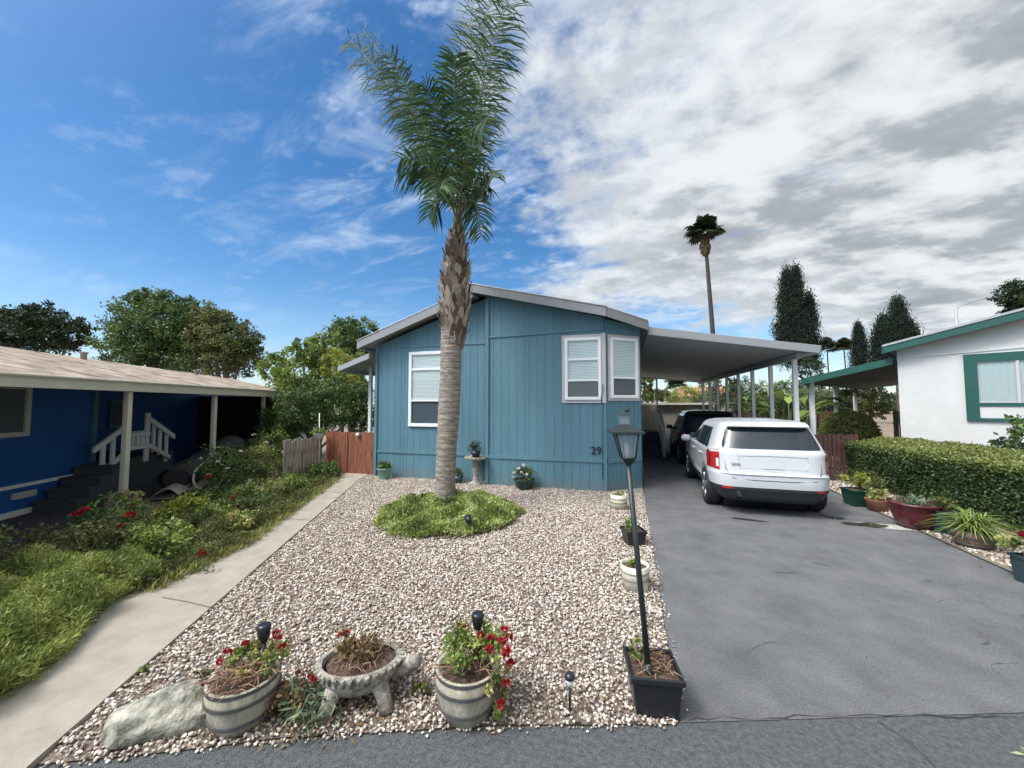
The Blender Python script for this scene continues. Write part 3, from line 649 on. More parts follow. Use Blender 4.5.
m_ = MB(); m_.lathe([(0,0),(.09,.01),(.1,.04),(0,.06)], LH(2.77,-.15,.82), 12, 1.3, .8); m_.build('saddle', 'rubber', bk)
t = thing('cooler_box', 'small white and red box on the ground by the first porch post', 'box', LH(.9,.75,0))
m_ = MB(); fr(m_,LH,.82,1.08,.58,.80,.0,.22); m_.build('body', 'paint_white', t, bevel=.02); mat('label_red', (.45,.03,.03), .5); m_ = MB(); fr(m_,LH,.86,1.04,.567,.578,.04,.18); m_.build('panel', 'label_red', t); m_ = MB(); fr(m_,LH,.81,1.09,.57,.81,.222,.255); m_.build('lid', 'paint_white', t, bevel=.01)
m_ = MB(); m_.grid(lambda u,v: LH(5.6+3*u, .5+1.5*v, .65*math.sin(min(1,v*2.2+.25)*1.57)+.12*math.sin(u*3)+.03*math.sin(u*17+v*7)), 20, 12)
tag(m_.build('covered_trailer', 'tarp_grey', None, loc=LH(7,1,0)), 'low vehicle under a grey cover in the dark end of the porch', 'covered vehicle')
# weathered picket fence and hanging basket
def fence(name, label, a, b, h, bw, gap, m, n_rails=2, jit=.02, th=.02, top=0, group=None):
    a = Vector(a); b = Vector(b); d = b-a; L_ = d.length; d.normalize(); n = Vector((d.y,-d.x)); t = thing(name, label, 'fence', (a.x, a.y, 0), group)
    u = 0; m_ = MB()
    while u < L_:
        hh = h+random.uniform(-jit, jit); q = a+d*(u+bw/2); dd = random.uniform(-.004,.004)
        e_ = [(-bw/2,-th/2),(bw/2,-th/2),(bw/2,th/2),(-bw/2,th/2)]
        pts = [a+d*(u+bw/2+x)+n*(y+dd) for x, y in e_]
        m_.hexa([(p.x,p.y,.03) for p in pts]+[(p.x,p.y,hh-(top if i in (0,3) else 0)) for i, p in enumerate(pts)]); u += bw+gap
    m_.build('pickets', m, t)
    for k_ in range(n_rails):
        z = h*(.25+.5*k_); r_ = MB(); o_ = -.04
        p0_, p1_ = a+n*o_, b+n*o_; r_.box(((p0_.x+p1_.x)/2,(p0_.y+p1_.y)/2,z), (L_,.035,.07), rz=math.atan2(d.y,d.x)); r_.build('rail', m, t)
    return t
fence('picket_fence', 'weathered grey wood picket fence beside the walkway and red gate', (-8.12,7.72), (-8.42,9.26), 1.08, .115, .018, 'weathered_wood', jit=.035, top=.01)
g_ = fence('wooden_gate', 'reddish brown board gate at the end of the concrete walkway', (-8.36,9.42), (-6.68,9.42), 1.20, .13, .004, 'red_wood', jit=.012)
for xx in (-7.62,): m_ = MB(); m_.box((xx,9.395,.6), (.02,.01,1.2)); m_.build('edge_batten', 'red_wood', g_)
m_ = MB(); m_.lathe([(0,0),(.05,.02),(.06,.06),(.03,.1),(0,.11)], (-7.25,9.37,1.08), 10); m_.build('latch', 'vinyl_white', g_)

# ================================================================== RIGHT HOUSE
mat('stucco_white', (.56,.57,.56), .8, .05, 2, .3, 50)
mat('paint_green', (.008,.075,.060), .5, .06, 5)
mat('green_soffit', (.075,.10,.105), .6)
mat('curtain', (.62,.64,.62), .9, .08, 30, stretch=(6,6,.3))
WD = Vector((-.821,.571)); WN = Vector((.571,.821)); WA = Vector((8.12,12.23))
def WH(s, o, z): q = WA+WD*s+WN*o; return (q.x, q.y, z)
wh = thing('white_house', 'white house with green roof edge and green window frame behind the hedge', 'house', WH(-2,3,0))
rz_ = lambda s: 3.60-(s-1.31)*.242
m_ = MB(); m_.hexa([WH(1.14,0,0),WH(1.14,.1,0),WH(-5,.1,0),WH(-5,0,0),WH(1.14,0,rz_(1.14)-.1),WH(1.14,.1,rz_(1.14)-.1),WH(-5,.1,rz_(-5)-.1),WH(-5,0,rz_(-5)-.1)])
m_.build('wall', 'stucco_white', wh)
m_ = MB(); fr(m_,WH,1.04,1.13,.101,14,0,3.5); m_.build('wall', 'stucco_white', wh)
for dz_ in (.30,): m_ = MB(); m_.hexa([WH(1.15,-.018,3.22),WH(1.15,-.001,3.22),WH(-5,-.001,3.44),WH(-5,-.018,3.44),WH(1.15,-.018,3.26),WH(1.15,-.001,3.26),WH(-5,-.001,3.48),WH(-5,-.018,3.48)]); m_.build('trim_band', 'stucco_white', wh)
m_ = MB(); m_.hexa([WH(1.35,-.3,rz_(1.35)-.10),WH(1.35,14,rz_(1.35)-.10),WH(-5,14,rz_(-5)-.10),WH(-5,-.3,rz_(-5)-.10),WH(1.35,-.3,rz_(1.35)),WH(1.35,14,rz_(1.35)),WH(-5,14,rz_(-5)),WH(-5,-.3,rz_(-5))]); wr_ = m_.build('roof', 'roof_grey', wh)
m_ = MB(); m_.hexa([WH(1.36,-.34,rz_(1.36)-.21),WH(1.36,-.305,rz_(1.36)-.21),WH(-5,-.305,rz_(-5)-.21),WH(-5,-.34,rz_(-5)-.21),WH(1.36,-.34,rz_(1.36)-.035),WH(1.36,-.305,rz_(1.36)-.035),WH(-5,-.305,rz_(-5)-.035),WH(-5,-.34,rz_(-5)-.035)]); m_.build('fascia', 'paint_green', wh)
m_ = MB(); m_.hexa([WH(1.38,-.36,rz_(1.38)-.033),WH(1.38,-.30,rz_(1.38)-.033),WH(-5,-.30,rz_(-5)-.033),WH(-5,-.36,rz_(-5)-.033),WH(1.38,-.36,rz_(1.38)+.02),WH(1.38,-.30,rz_(1.38)+.02),WH(-5,-.30,rz_(-5)+.02),WH(-5,-.36,rz_(-5)+.02)]); m_.build('drip_edge', 'carport_white', wh)
m_ = MB(); fr(m_,WH,1.37,1.40,-.3,14,rz_(1.4)-.2,rz_(1.4)); m_.build('fascia', 'paint_green', wh)
m_ = MB()
for s0, s1_, z0_, z1_ in ((-2.6,-.02,3.02,3.22),(-.23,-.02,1.60,3.018),(-2.6,-.232,1.60,1.665),(-2.6,-.232,1.96,2.03),(-2.6,-2.4,1.667,1.958)): fr(m_,WH,s0,s1_,-.06,-.002,z0_,z1_)
wn = m_.build('window', 'paint_green', wh)
m_ = MB(); fr(m_,WH,-2.4,-.232,-.03,-.003,1.667,1.958); m_.build('apron_panel', 'stucco_white', wn)
m_ = MB(); fr(m_,WH,-.85,-.80,-.05,-.03,2.03,3.02); fr(m_,WH,-2.4,-.24,-.045,-.03,2.035,2.07); m_.build('mullion', 'trim_grey', wn)
m_ = MB(); m_.grid(lambda u,v: WH(-.24-2.1*u,-.012+.006*math.sin(u*120),2.04+.97*v), 160, 1, smooth=True); m_.build('curtain', 'curtain', wn)
m_ = MB(); fr(m_,WH,-2.4,-.232,-.028,-.024,2.031,3.018); m_.build('pane', 'window_glass', wn)
ga = thing('green_awning', 'green edged lean-to awning with white posts attached to the white house', 'awning', (5.9,14.5,0))
m_ = MB(); A,B,C_,E_ = (5.42,14.02),(7.10,12.92),(15.3,24.6),(13.2,26.2)
m_.hexa([(*A,2.66),(*B,3.14),(*C_,3.2),(*E_,2.85),(*A,2.72),(*B,3.20),(*C_,3.26),(*E_,2.91)]); m_.build('roof_deck', 'green_soffit', ga)
def edge2(a, b, z0_, z1_, h, m, nm, par):
    a = Vector(a); b = Vector(b); d = (b-a).normalized(); n = Vector((d.y,-d.x))*.04; mb = MB()
    mb.hexa([(a.x,a.y,z0_-h),(a.x+n.x,a.y+n.y,z0_-h),(b.x+n.x,b.y+n.y,z1_-h),(b.x,b.y,z1_-h),(a.x,a.y,z0_),(a.x+n.x,a.y+n.y,z0_),(b.x+n.x,b.y+n.y,z1_),(b.x,b.y,z1_)]); return mb.build(nm, m, par)
edge2(A, B, 2.80, 3.27, .19, 'paint_green', 'fascia', ga); edge2(E_, A, 2.95, 2.80, .17, 'paint_green', 'fascia', ga)
for k_ in (.03,.30,.62): q = Vector(A)*(1-k_)+Vector(E_)*k_+Vector((.12,-.02)); m_ = MB(); m_.box((q.x,q.y,1.35), (.11,.11,2.75)); m_.build('post', 'paint_white', ga)
fence('picket_fence', 'short dark red slatted fence behind the white car', (4.62,11.95), (5.95,12.35), 1.20, .085, .035, 'brown_fence', jit=.01)

# ================================================================== CARS
mat('car_white', (.56,.58,.60), .28, coat=.6, spec=.5); mat('car_black', (.010,.011,.014), .22, coat=.8)
mat('car_cladding', (.022,.028,.032), .5); mat('car_glass', (.012,.02,.028), .04, spec=.9); mat('lamp_red', (.42,.012,.015), .12, coat=1); mat('lamp_clear', (.75,.72,.72), .1, coat=1)
mat('seam_dark', (.05,.055,.06), .6); mat('alloy', (.55,.56,.58), .25, metal=.9); mat('amber', (.6,.12,.03), .2)
def lerp_tab(tab, z):
    if z <= tab[0][0]: return tab[0][1:]
    for a, b in zip(tab, tab[1:]):
        if z <= b[0]: t = (z-a[0])/(b[0]-a[0]); return tuple(p*(1-t)+q*t for p, q in zip(a[1:], b[1:]))
    return tab[-1][1:]
def make_car(name, label, paint, L_, tab, nexp=6.8, wr_=.36, wy=(.92,3.75), roofz=1.66, badge=None, rear_glass=(1.17,1.54), tail=(.78,1.14), sideg=(1.13,1.50), wtw=.86):
    t = thing(name, label, 'car')
    def par(z): yr, dyf, w_ = lerp_tab(tab, z); yf_ = L_-dyf; return (yr+yf_)/2, (yf_-yr)/2, w_
    def rear(x, z, off=0):
        yc, a, w_ = par(z); return (x, yc-a*max(0,1-abs(x/w_)**nexp)**(1/nexp)-off, z)
    def side(sg, y, z, off=0):
        yc, a, w_ = par(z); return (sg*(w_*max(0,1-abs((y-yc)/a)**nexp)**(1/nexp)+off), y, z)
    zs = sorted(set([r_[0] for r_ in tab]+list(np.arange(tab[0][0], tab[-1][0], .045)))); seg = 88
    v = []; f = []; sm = []
    for z in zs:
        yc, a, w_ = par(z)
        for k_ in range(seg):
            th = 2*math.pi*k_/seg; cx, sy = math.cos(th), math.sin(th)
            v.append((w_*math.copysign(abs(cx)**(2/nexp), cx), yc+a*math.copysign(abs(sy)**(2/nexp), sy), z))
    n = len(zs)
    f = [(i*seg+k_, i*seg+(k_+1) % seg, (i+1)*seg+(k_+1) % seg, (i+1)*seg+k_) for i in range(n-1) for k_ in range(seg)]
    mi = [1 if zs[i] < .47 else 0 for i in range(n-1) for k_ in range(seg)]
    f += [tuple(range(seg-1,-1,-1)), tuple((n-1)*seg+k_ for k_ in range(seg))]; mi += [1, 0]
    body = finish('body', v, f, None, t, None, [True]*(len(f)-2)+[False, False], mats=[paint, 'car_cladding'], mi=mi)
    # wheel wells cut out
    cut = MB()
    for y in wy: cut.tube([(-1.2,y,wr_+.01),(1.2,y,wr_+.01)], wr_+.065, 28)
    co = cut.build('c', 'dark'); md = body.modifiers.new('b', 'BOOLEAN'); md.object = co; md.solver = 'EXACT'
    dg = bpy.context.evaluated_depsgraph_get(); me = bpy.data.meshes.new_from_object(body.evaluated_get(dg)); body.modifiers.clear(); body.data = me; bpy.data.objects.remove(co)
    m_ = MB()
    for y in wy: m_ = MB(); m_.tube([(-.66,y,wr_+.01),(.66,y,wr_+.01)], wr_+.06, 24); m_.build('wheel_well', 'dark', t)
    pass
    def patch(nm, m, fn, nu, nv, par=None, off=.0): mb = MB(); mb.grid(fn, nu, nv); return mb.build(nm, m, par or t)
    # rear glass
    z0_, z1_ = rear_glass
    g = patch('rear_window', 'car_glass', lambda u,v: rear((2*u-1)*(.765-.12*v-.03*(2*abs(v-.5))**6), z0_+(z1_-z0_)*v, .006), 24, 14)
    patch('spoiler', paint, lambda u,v: (lambda p: (p[0], p[1]-.13*math.sin(v*math.pi*.5), p[2]+.02-.05*v))(rear((2*u-1)*.64, z1_+.07-.02*v, 0)), 20, 5)
    patch('spoiler', paint, lambda u,v: (lambda p: (p[0], p[1]-.13+.13*v, p[2]-.05))(rear((2*u-1)*.64, z1_+.05, 0)), 20, 2)
    pass
    for sg in (-1, 1):
        # corner lamps: run along the rear, round the corner and onto the flank
        def lamp(u, v, sg=sg):
            z = tail[0]+(tail[1]-tail[0])*(v*(1-.18*u)+.06*u)
            if u < .5: x = .80+.135*(u/.5); p = rear(sg*min(x, par(z)[2]*.985), z, .010); return p
            uu = (u-.5)/.5; q = rear(sg*min(.935, par(z)[2]*.985), z, .010);  
            y = q[1]+(.46-q[1])*uu; return side(sg, y, z, .010) if uu > .02 else q
        l_ = patch('tail_light', 'lamp_red', lamp, 20, 6)
        patch('reverse_lens', 'lamp_clear', lambda u,v,sg=sg: rear(sg*(.81+.035*u), tail[0]+.05+.15*v, .016), 4, 4, l_)
        sgp = sideg
        y0_, y1_ = (.66, L_-1.55)
        for (ya, yb) in ((y0_, .98), (1.02, 1.98), (2.04, 2.95)):
            def sw(u, v, ya=ya, yb=yb, sg=sg):
                a_ = ya + (.26*v+.06*(1-v)*(u<.01) if ya < .7 else 0); b_ = yb - (.42*v if yb > 2.9 else 0)
                return side(sg, a_+(b_-a_)*u, sgp[0]+(sgp[1]-sgp[0])*v-.03*u*(ya < 0), .006)
            patch('side_window', 'car_glass', sw, 8, 6)
        for y in (1.0, 2.01, 3.1):
            patch('door_seam', 'seam_dark', lambda u,v,y=y,sg=sg: side(sg, y+.008*u+(.25*max(0,.75-(.46+.66*v)) if y < 1.2 else 0), .46+.66*v, .003), 1, 10)
        for y in (1.18, 2.2):
            mb = MB(); mb.tube([side(sg,y,.97,.0),side(sg,y+.02,.975,.035),side(sg,y+.18,.975,.035),side(sg,y+.2,.97,.0)], .012, 6); mb.build('door_handle', paint, t)
        p = side(sg, 3.05, 1.12, .13); mb = MB(); mb.lathe([(0,-.08),(.09,-.07),(.11,0),(.09,.07),(0,.08)], p, 14, 1.0, .55); mi_ = mb.build('mirror', paint, t)
        mb = MB(); mb.tube([side(sg,3.05,1.10,-.02), p], .025, 6); mb.build('bracket', 'black_plastic', mi_)
    def wheel(x, y):
        sg = 1 if x > 0 else -1; mb = MB(); prof = [(wr_-.11,-.11),(wr_-.02,-.115),(wr_,-.08),(wr_,.08),(wr_-.02,.115),(wr_-.11,.11),(wr_-.11,-.11)]
        mb.lathe(prof, (0,0,0), 32); mb.v = [(x+z_, y+xx, wr_+yy) for xx, yy, z_ in mb.v]; wq = mb.build('wheel', 'rubber', t)
        mb = MB(); mb.lathe([(.0,.085),(.05,.09),(.06,.07),(wr_-.12,.05),(wr_-.105,.105),(wr_-.115,.11)], (0,0,0), 28); mb.v = [(x+z_*sg, y+xx, wr_+yy) for xx, yy, z_ in mb.v]; mb.build('rim', 'dark', wq)
        mb = MB()
        for k_ in range(5):
            th = 2*math.pi*k_/5+.3
            for d_ in (-.12,.12): mb.tube([(x+sg*.10,y+.04*math.cos(th),wr_+.04*math.sin(th)),(x+sg*.106,y+(wr_-.115)*math.cos(th+d_),wr_+(wr_-.115)*math.sin(th+d_))], .018, 5)
        mb.tube([(x+sg*.10+.0,y+(wr_-.11)*math.cos(t_),wr_+(wr_-.11)*math.sin(t_)) for t_ in np.linspace(0,6.2832,29)], .012, 5, cap=False)
        mb.build('spokes', 'alloy', wq)
    for y in wy:
        for x in (-wtw+.02, wtw-.02): wheel(x, y)
    # tailgate lines, plate recess
    mb = MB()
    def line(pts, r_=.006): mb.tube([rear(x, z, .001) for x, z in pts], r_, 5, cap=False)
    line([(-.72,1.12),(-.71,.80),(-.62,.66),(-.3,.64),(.3,.64),(.62,.66),(.71,.80),(.72,1.12)]); 
    mb.build('tailgate_seam', 'seam_dark', t)
    mb = MB(); line([(-.52,1.045),(0,1.055),(.52,1.045)], .008); line([(-.52,1.045),(-.50,.83),(.50,.83),(.52,1.045)], .003); mb.build('plate_hood', 'chrome' if paint == 'car_white' else 'car_black', t)
    mb = MB(); line([(-.66,.80),(0,.80),(.66,.80)], .006); mb.build('crease', paint, t)
    patch('plate', paint, lambda u,v: rear((2*u-1)*.155, .84+.15*v, .010), 2, 2)
    patch('bumper_ledge', paint, lambda u,v: (lambda p: (p[0], p[1]-.03+.06*v, p[2]))(rear((2*u-1)*.80, .735+.012*v, .0)), 20, 2)
    for sg in (-1, 1):
        patch('bumper_reflector', 'lamp_red', lambda u,v,sg=sg: rear(sg*(.62+.16*u), .47+.035*v, .006), 6, 1)
    mb = MB(); mb.tube([(-.52,.02,.34),(-.52,.30,.34)], [.05,.05], 14, cap=False); pass; mb.build('exhaust', 'chrome', t)
    # front lamps
    for sg in (-1, 1): patch('headlight', 'lamp_clear', lambda u,v,sg=sg: (lambda q: (q[0], L_-(q[1]-0)+0 if 0 else q[1], q[2]))((lambda x,z: (x, par(z)[0]+par(z)[1]*max(0,1-abs(x/par(z)[2])**nexp)**(1/nexp)+.008, z))(sg*(.5+.36*u), .72+.13*v)), 6, 3)
    if badge: 
        p = rear(-.56, .885, .012); text(badge, .055, 'chrome', 'badge', t, Matrix.Translation(p) @ Matrix.Rotation(R(-3),4,'Z') @ Matrix.Rotation(R(90),4,'X'), ext=.003)
        p = rear(-.56, .885, .012)
    return t
suv_tab = [(.24,.20,.30,.80),(.32,.09,.15,.88),(.44,.035,.06,.935),(.46,.02,.05,.945),(.60,.0,.02,.955),(.70,.0,.0,.96),(.735,.012,0,.96),(.75,.05,0,.958),(.95,.065,.06,.955),(1.02,.07,.20,.95),(1.07,.075,.60,.945),(1.11,.085,1.05,.93),(1.15,.11,1.22,.90),(1.35,.22,1.62,.825),(1.53,.33,2.0,.75),(1.59,.36,2.2,.72),(1.63,.42,2.4,.66),(1.655,.60,2.6,.56),(1.668,.85,2.8,.42),(1.675,1.2,3.0,.25)]
suv = make_car('parked_car', 'white sport utility car seen from behind, parked at the carport mouth', 'car_white', 4.68, suv_tab, badge='EDGE')
suv.location = (2.53, 7.80, 0); suv.rotation_euler = (0, 0, R(-2.0)); suv.scale = (1.03, 1, 1.02)
blk_tab = [(a, b, c_, d*1.0) for a, b, c_, d in suv_tab[:13]] + [(1.40,.20,1.6,.84),(1.62,.30,2.0,.78),(1.70,.34,2.2,.74),(1.76,.42,2.4,.66),(1.785,.60,2.6,.56),(1.80,.85,2.8,.42),(1.807,1.2,3.0,.25)]
blk = make_car('parked_car', 'black car with dark glass parked deeper in the carport ahead of the white one', 'car_black', 4.6, blk_tab, rear_glass=(1.16,1.64), sideg=(1.13,1.60))
blk.location = (2.72, 13.3, 0); blk.rotation_euler = (0, 0, R(-1.5))

# ================================================================== VEGETATION
ramp_mat('leaf_green', [(.028,.055,.018),(.06,.115,.032),(.11,.18,.05),(.19,.26,.08)], .5)
ramp_mat('leaf_dark', [(.010,.022,.010),(.020,.040,.016),(.038,.062,.022),(.065,.092,.034)], .55, .15)
ramp_mat('leaf_olive', [(.04,.055,.018),(.085,.11,.032),(.15,.17,.055),(.22,.22,.08)], .6)
ramp_mat('leaf_bright', [(.07,.12,.028),(.14,.21,.045),(.23,.31,.07),(.36,.42,.12)], .45)
ramp_mat('leaf_yellow', [(.12,.16,.03),(.22,.26,.04),(.34,.36,.06),(.42,.42,.10)], .5)
ramp_mat('leaf_cover', [(.04,.06,.02),(.13,.18,.045),(.28,.35,.09),(.52,.58,.25),(.34,.33,.12)], .4)
ramp_mat('leaf_dry', [(.10,.06,.035),(.18,.11,.06),(.25,.17,.09),(.16,.17,.06)], .8, .1)
ramp_mat('leaf_mixed', [(.07,.11,.035),(.16,.21,.06),(.27,.32,.09),(.42,.42,.15),(.44,.33,.16)], .6)
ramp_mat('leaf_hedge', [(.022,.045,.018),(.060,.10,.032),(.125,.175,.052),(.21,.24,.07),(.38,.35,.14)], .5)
ramp_mat('leaf_palm', [(.022,.050,.020),(.045,.095,.034),(.08,.15,.045),(.15,.20,.065)], .6, .4)
ramp_mat('needle', [(.055,.085,.025),(.17,.23,.06),(.36,.43,.12),(.58,.60,.24)], .6)
ramp_mat('petal_red', [(.26,.010,.016),(.42,.018,.03),(.32,.010,.03)], .6, .3)
ramp_mat('petal_pink', [(.75,.45,.50),(.85,.75,.76),(.8,.8,.8)], .6, .3)
ramp_mat('leaf_aloe', [(.07,.12,.07),(.12,.19,.11),(.20,.27,.16),(.28,.24,.16)], .45, .05)
mat('bark', (.15,.115,.085), .95, .3, 12, .7, 20, c2=(.24,.20,.16), stretch=(1,1,.3))
mat('bark_dark', (.06,.048,.04), .95, .3, 12)
mat('stem', (.16,.12,.07), .8, .2, 10)
mat('stem_green', (.07,.10,.035), .7)
mat('dry_twig', (.26,.16,.10), .85, .2, 20)
mat('soil', (.045,.030,.022), .95, .4, 40, .8, 60, c2=(.10,.065,.045))

def clump_crown(cents, nleaf, lsize, m, name, parent, loc=None, up=.1, attr_by_clump=True, aspect=.5, shell=.8):
    """cents: list of (x,y,z,rx,ry,rz); small clumps scattered in each lobe, leaves in each clump"""
    P_, A_ = [], []
    vol = np.array([c[3]*c[4]*c[5] for c in cents])**.67; vol /= vol.sum()
    for c, wv_ in zip(cents, vol):
        n = int(nleaf*wv_); nc = max(6, int(n/55))
        cc = blob_pts(c[:3], c[3:], nc, .55); rr = np.mean(c[3:])*rng.uniform(.14,.30,nc); ca = rng.random(nc)*.75+.1
        idx = rng.integers(0, nc, n); u = rng.normal(size=(n,3)); u /= np.linalg.norm(u, axis=1)[:,None]
        p = cc[idx]+u*(rr[idx]*rng.random(n)**.5)[:,None]*np.array([1,1,.75]); P_.append(p); A_.append(ca[idx])
    P_ = np.concatenate(P_); A_ = np.concatenate(A_)
    sz = rng.uniform(.7,1.3,len(P_))*lsize
    return leaves(name, P_, sz, m, parent, loc, attr=A_, up=up, aspect=aspect)
def tree(name, label, px_, zc, lobes, nleaf, lsize, m, trunk_r=.16, trunk_h=None, group=None, cat='tree', barkm='bark'):
    """lobes in (column, row, radius across, radius up) of what stands zc metres away, turned into real sizes"""
    x0, y0 = at(px_, zc); t = thing(name, label, cat, (x0, y0, 0), group)
    C_ = []; nleaf = int(nleaf*1.9); lsize *= .68
    for L0 in lobes:
        cx, cyp, rx_, rz__ = L0[:4]; dd = L0[4] if len(L0) > 4 else 0
        a = at(cx, zc+dd); k_ = (zc+dd)/385; C_.append((a[0], a[1], hz_(cyp, zc+dd), rx_*k_, rx_*k_*.9, rz__*k_))
    top = max(c[2] for c in C_)
    m_ = MB(); th_ = trunk_h or top*.8; 
    m_.tube([(x0,y0,0),(x0+.05,y0,th_*.4),(x0,y0,th_)], [trunk_r,trunk_r*.8,trunk_r*.35], 9)
    for c in C_: m_.tube([(x0,y0,th_*.35),((x0+c[0])/2,(y0+c[1])/2,(th_*.4+c[2])/2),c[:3]], [trunk_r*.5,trunk_r*.35,trunk_r*.15], 6)
    m_.build('trunk', barkm, t)
    clump_crown(C_, nleaf, lsize, m, 'crown', t)
    return t
G1 = 'trees behind the homes'
tree('broadleaf_tree', 'dark tree crown at far left above the tan roof', 40, 27, [(30,332,42,26),(5,330,30,22),(70,335,22,18),(40,318,26,16)], 9000, .30, 'leaf_dark', .3, group=G1)
tree('broadleaf_tree', 'large round green tree behind the middle of the tan roof', 150, 25, [(150,330,44,34),(128,345,30,30),(160,308,32,18),(188,330,38,32),(170,350,50,30),(140,300,18,12)], 17000, .28, 'leaf_green', .35, group=G1)
tree('broadleaf_tree', 'olive toned tree right of the large round tree behind the roof', 225, 24, [(222,338,34,24),(205,325,26,20),(245,350,16,16),(225,358,38,20)], 9000, .26, 'leaf_olive', .28, group=G1)
tree('broadleaf_tree', 'light leafy tree with pale branches behind the red gate', 310, 15, [(300,375,34,26),(278,368,18,16),(322,352,22,22),(345,380,28,30),(300,350,14,12)], 8000, .17, 'leaf_bright', .14, group=G1)
tree('broadleaf_tree', 'dark rounded tree top rising behind the light leafy tree', 352, 21, [(352,334,28,19),(335,345,20,18),(372,350,20,24)], 6500, .22, 'leaf_green', .2, group=G1)
tree('yellow_shrub', 'yellow green tall shrub left of the house awning', 342, 13.5, [(335,368,20,18),(350,385,18,20)], 2600, .13, 'leaf_yellow', .07, cat='shrub')
tree('ivy_hedge', 'dense dark green ivy mass right behind the red gate', 320, 12.3, [(300,410,32,24),(335,405,34,28),(362,410,20,30),(285,425,24,20)], 14000, .11, 'leaf_green', .08, cat='hedge')
# conifers
ramp_mat('leaf_conifer', [(.004,.010,.006),(.008,.018,.009),(.014,.028,.013),(.026,.042,.018)], .8, .05)
def conifer(label, px_, zc, lobes, n, ls, m='leaf_conifer'):
    n = n*6; ls *= .45
    x0, y0 = at(px_, zc); t = thing('cypress_tree', label, 'tree', (x0,y0,0), 'dark conifers against the cloudy sky')
    P_ = []; A_ = []
    for (cx, ytop, ybot, hw) in lobes:
        a = at(cx, zc); k_ = zc/385; z1_, z0_ = hz_(ytop, zc), hz_(ybot, zc); nn_ = int(n*hw/sum(l[3] for l in lobes))
        nc = nn_//45; v_ = rng.random(nc); th = rng.uniform(0,6.283,nc)
        rad = hw*k_*np.minimum(1, (1.02-v_)**.6*1.25)*np.minimum(1, .75+v_*1.2)*rng.uniform(.1,1.05,nc)
        cc = np.stack([a[0]+rad*np.cos(th), a[1]+rad*np.sin(th), z0_+(z1_-z0_)*v_],1); idx = rng.integers(0,nc,nn_)
        P_.append(cc[idx]+rng.normal(size=(nn_,3))*np.array([.20,.20,.5])*ls*5.0); A_.append((rng.random(nc)*.7)[idx])
    P_ = np.concatenate(P_)
    m_ = MB(); m_.tube([(x0,y0,0),(x0,y0,hz_(lobes[0][1],zc)*.85)], [.28,.06], 8); m_.build('trunk', 'bark', t)
    v_, f_ = leaf_arrays(P_, rng.uniform(.7,1.4,len(P_))*ls, .35, dirs=np.tile([0,0,1.0],(len(P_),1)))
    finish('crown', v_, f_, m, t, None, attr=np.clip(np.concatenate(A_),0,1)); return t
conifer('tall twin topped dark cypress behind the carport', 795, 36, [(791,271,362,13),(800,269,362,13),(813,298,360,8),(796,300,362,16)], 12000, .38)
conifer('slim small cypress between the carport and the white house', 861, 40, [(861,326,372,8)], 2600, .30)
conifer('bushy dark conifer rising behind the white house roof', 899, 38, [(902,303,375,16),(886,322,375,14),(912,328,375,12)], 8000, .42)
tree('broadleaf_tree', 'dark tree at right edge beyond the street lamp', 1028, 28, [(1026,296,20,18),(1040,300,22,24),(1020,312,14,10)], 5000, .26, 'leaf_dark', .2, group=G1)
# Washingtonia palm, fan leaves
def fan_palm(label, pxb, pxt, zc, ytop, ybase_crown, cr, skirt=True, hide=None):
    xb, yb = at(pxb, zc); xt, yt = at(pxt, zc); k_ = zc/385; zt = hz_(ybase_crown, zc); t = thing('fan_palm', label, 'palm tree', (xb,yb,0))
    m_ = MB(); pts = [(xb+(xt-xb)*u**1.3, yb+(yt-yb)*u**1.3, zt*u) for u in np.linspace(0,1,12)]; m_.tube(pts, [(.22-.10*u)*k_*(13 if skirt else 4) for u in np.linspace(0,1,12)], 10); m_.build('trunk', 'bark_dark', t)
    if skirt:
        n = 700; v_ = rng.random(n); th = rng.uniform(0,6.283,n); rr = k_*(1.5+3.4*np.sin(v_*2.9))*rng.uniform(.7,1.05,n)
        p = np.stack([xt+rr*np.cos(th), yt+rr*np.sin(th), zt-k_*1-v_*k_*18],1); leaves('skirt', p, .24*k_*13, 'leaf_dry', t, dirs=np.tile([0,0,-1.0],(n,1)), aspect=.3)
    V, F, A = [], [], []; c0 = Vector((xt,yt,zt+k_*3)); nb2 = 0
    for q in range(60):
        az = q*2.4; el = rng.uniform(-.35,1.5); d = Vector((math.cos(az)*math.cos(el), math.sin(az)*math.cos(el), math.sin(el)))
        fc = c0+d*cr*k_*rng.uniform(.08,.60); u_ = d.cross(Vector((0,0,1))).normalized(); w_ = u_.cross(d)
        for j in range(15):
            an = (j-7)/7*1.5; dd = (d*math.cos(an)+u_*math.sin(an)).normalized(); L_ = cr*k_*.50*rng.uniform(.8,1.1); s_ = 0
            tip = fc+dd*L_+Vector((0,0,-L_*.22)); mid = fc+dd*L_*.6
            V += [fc, mid+w_*.03+dd.cross(w_)*L_*.11, tip, mid-dd.cross(w_)*L_*.11]; F.append((nb2,nb2+1,nb2+2,nb2+3)); nb2 += 4; A.append(rng.random()*.6)
    crn = finish('crown', V, F, 'leaf_dark', t, attr=A)
    return t
fan_palm('tall thin fan palm rising above the carport roof', 718, 709, 30, 200, 232, 21)
fan_palm('small distant fan palm left of the slim cypress', 830, 829, 60, 340, 350, 12, False)
fan_palm('small distant fan palm nearest the slim cypress', 848, 846, 58, 340, 350, 11, False)
fan_palm('low fan palm seen through the far end of the carport', 676, 676, 48, 380, 388, 14, False)
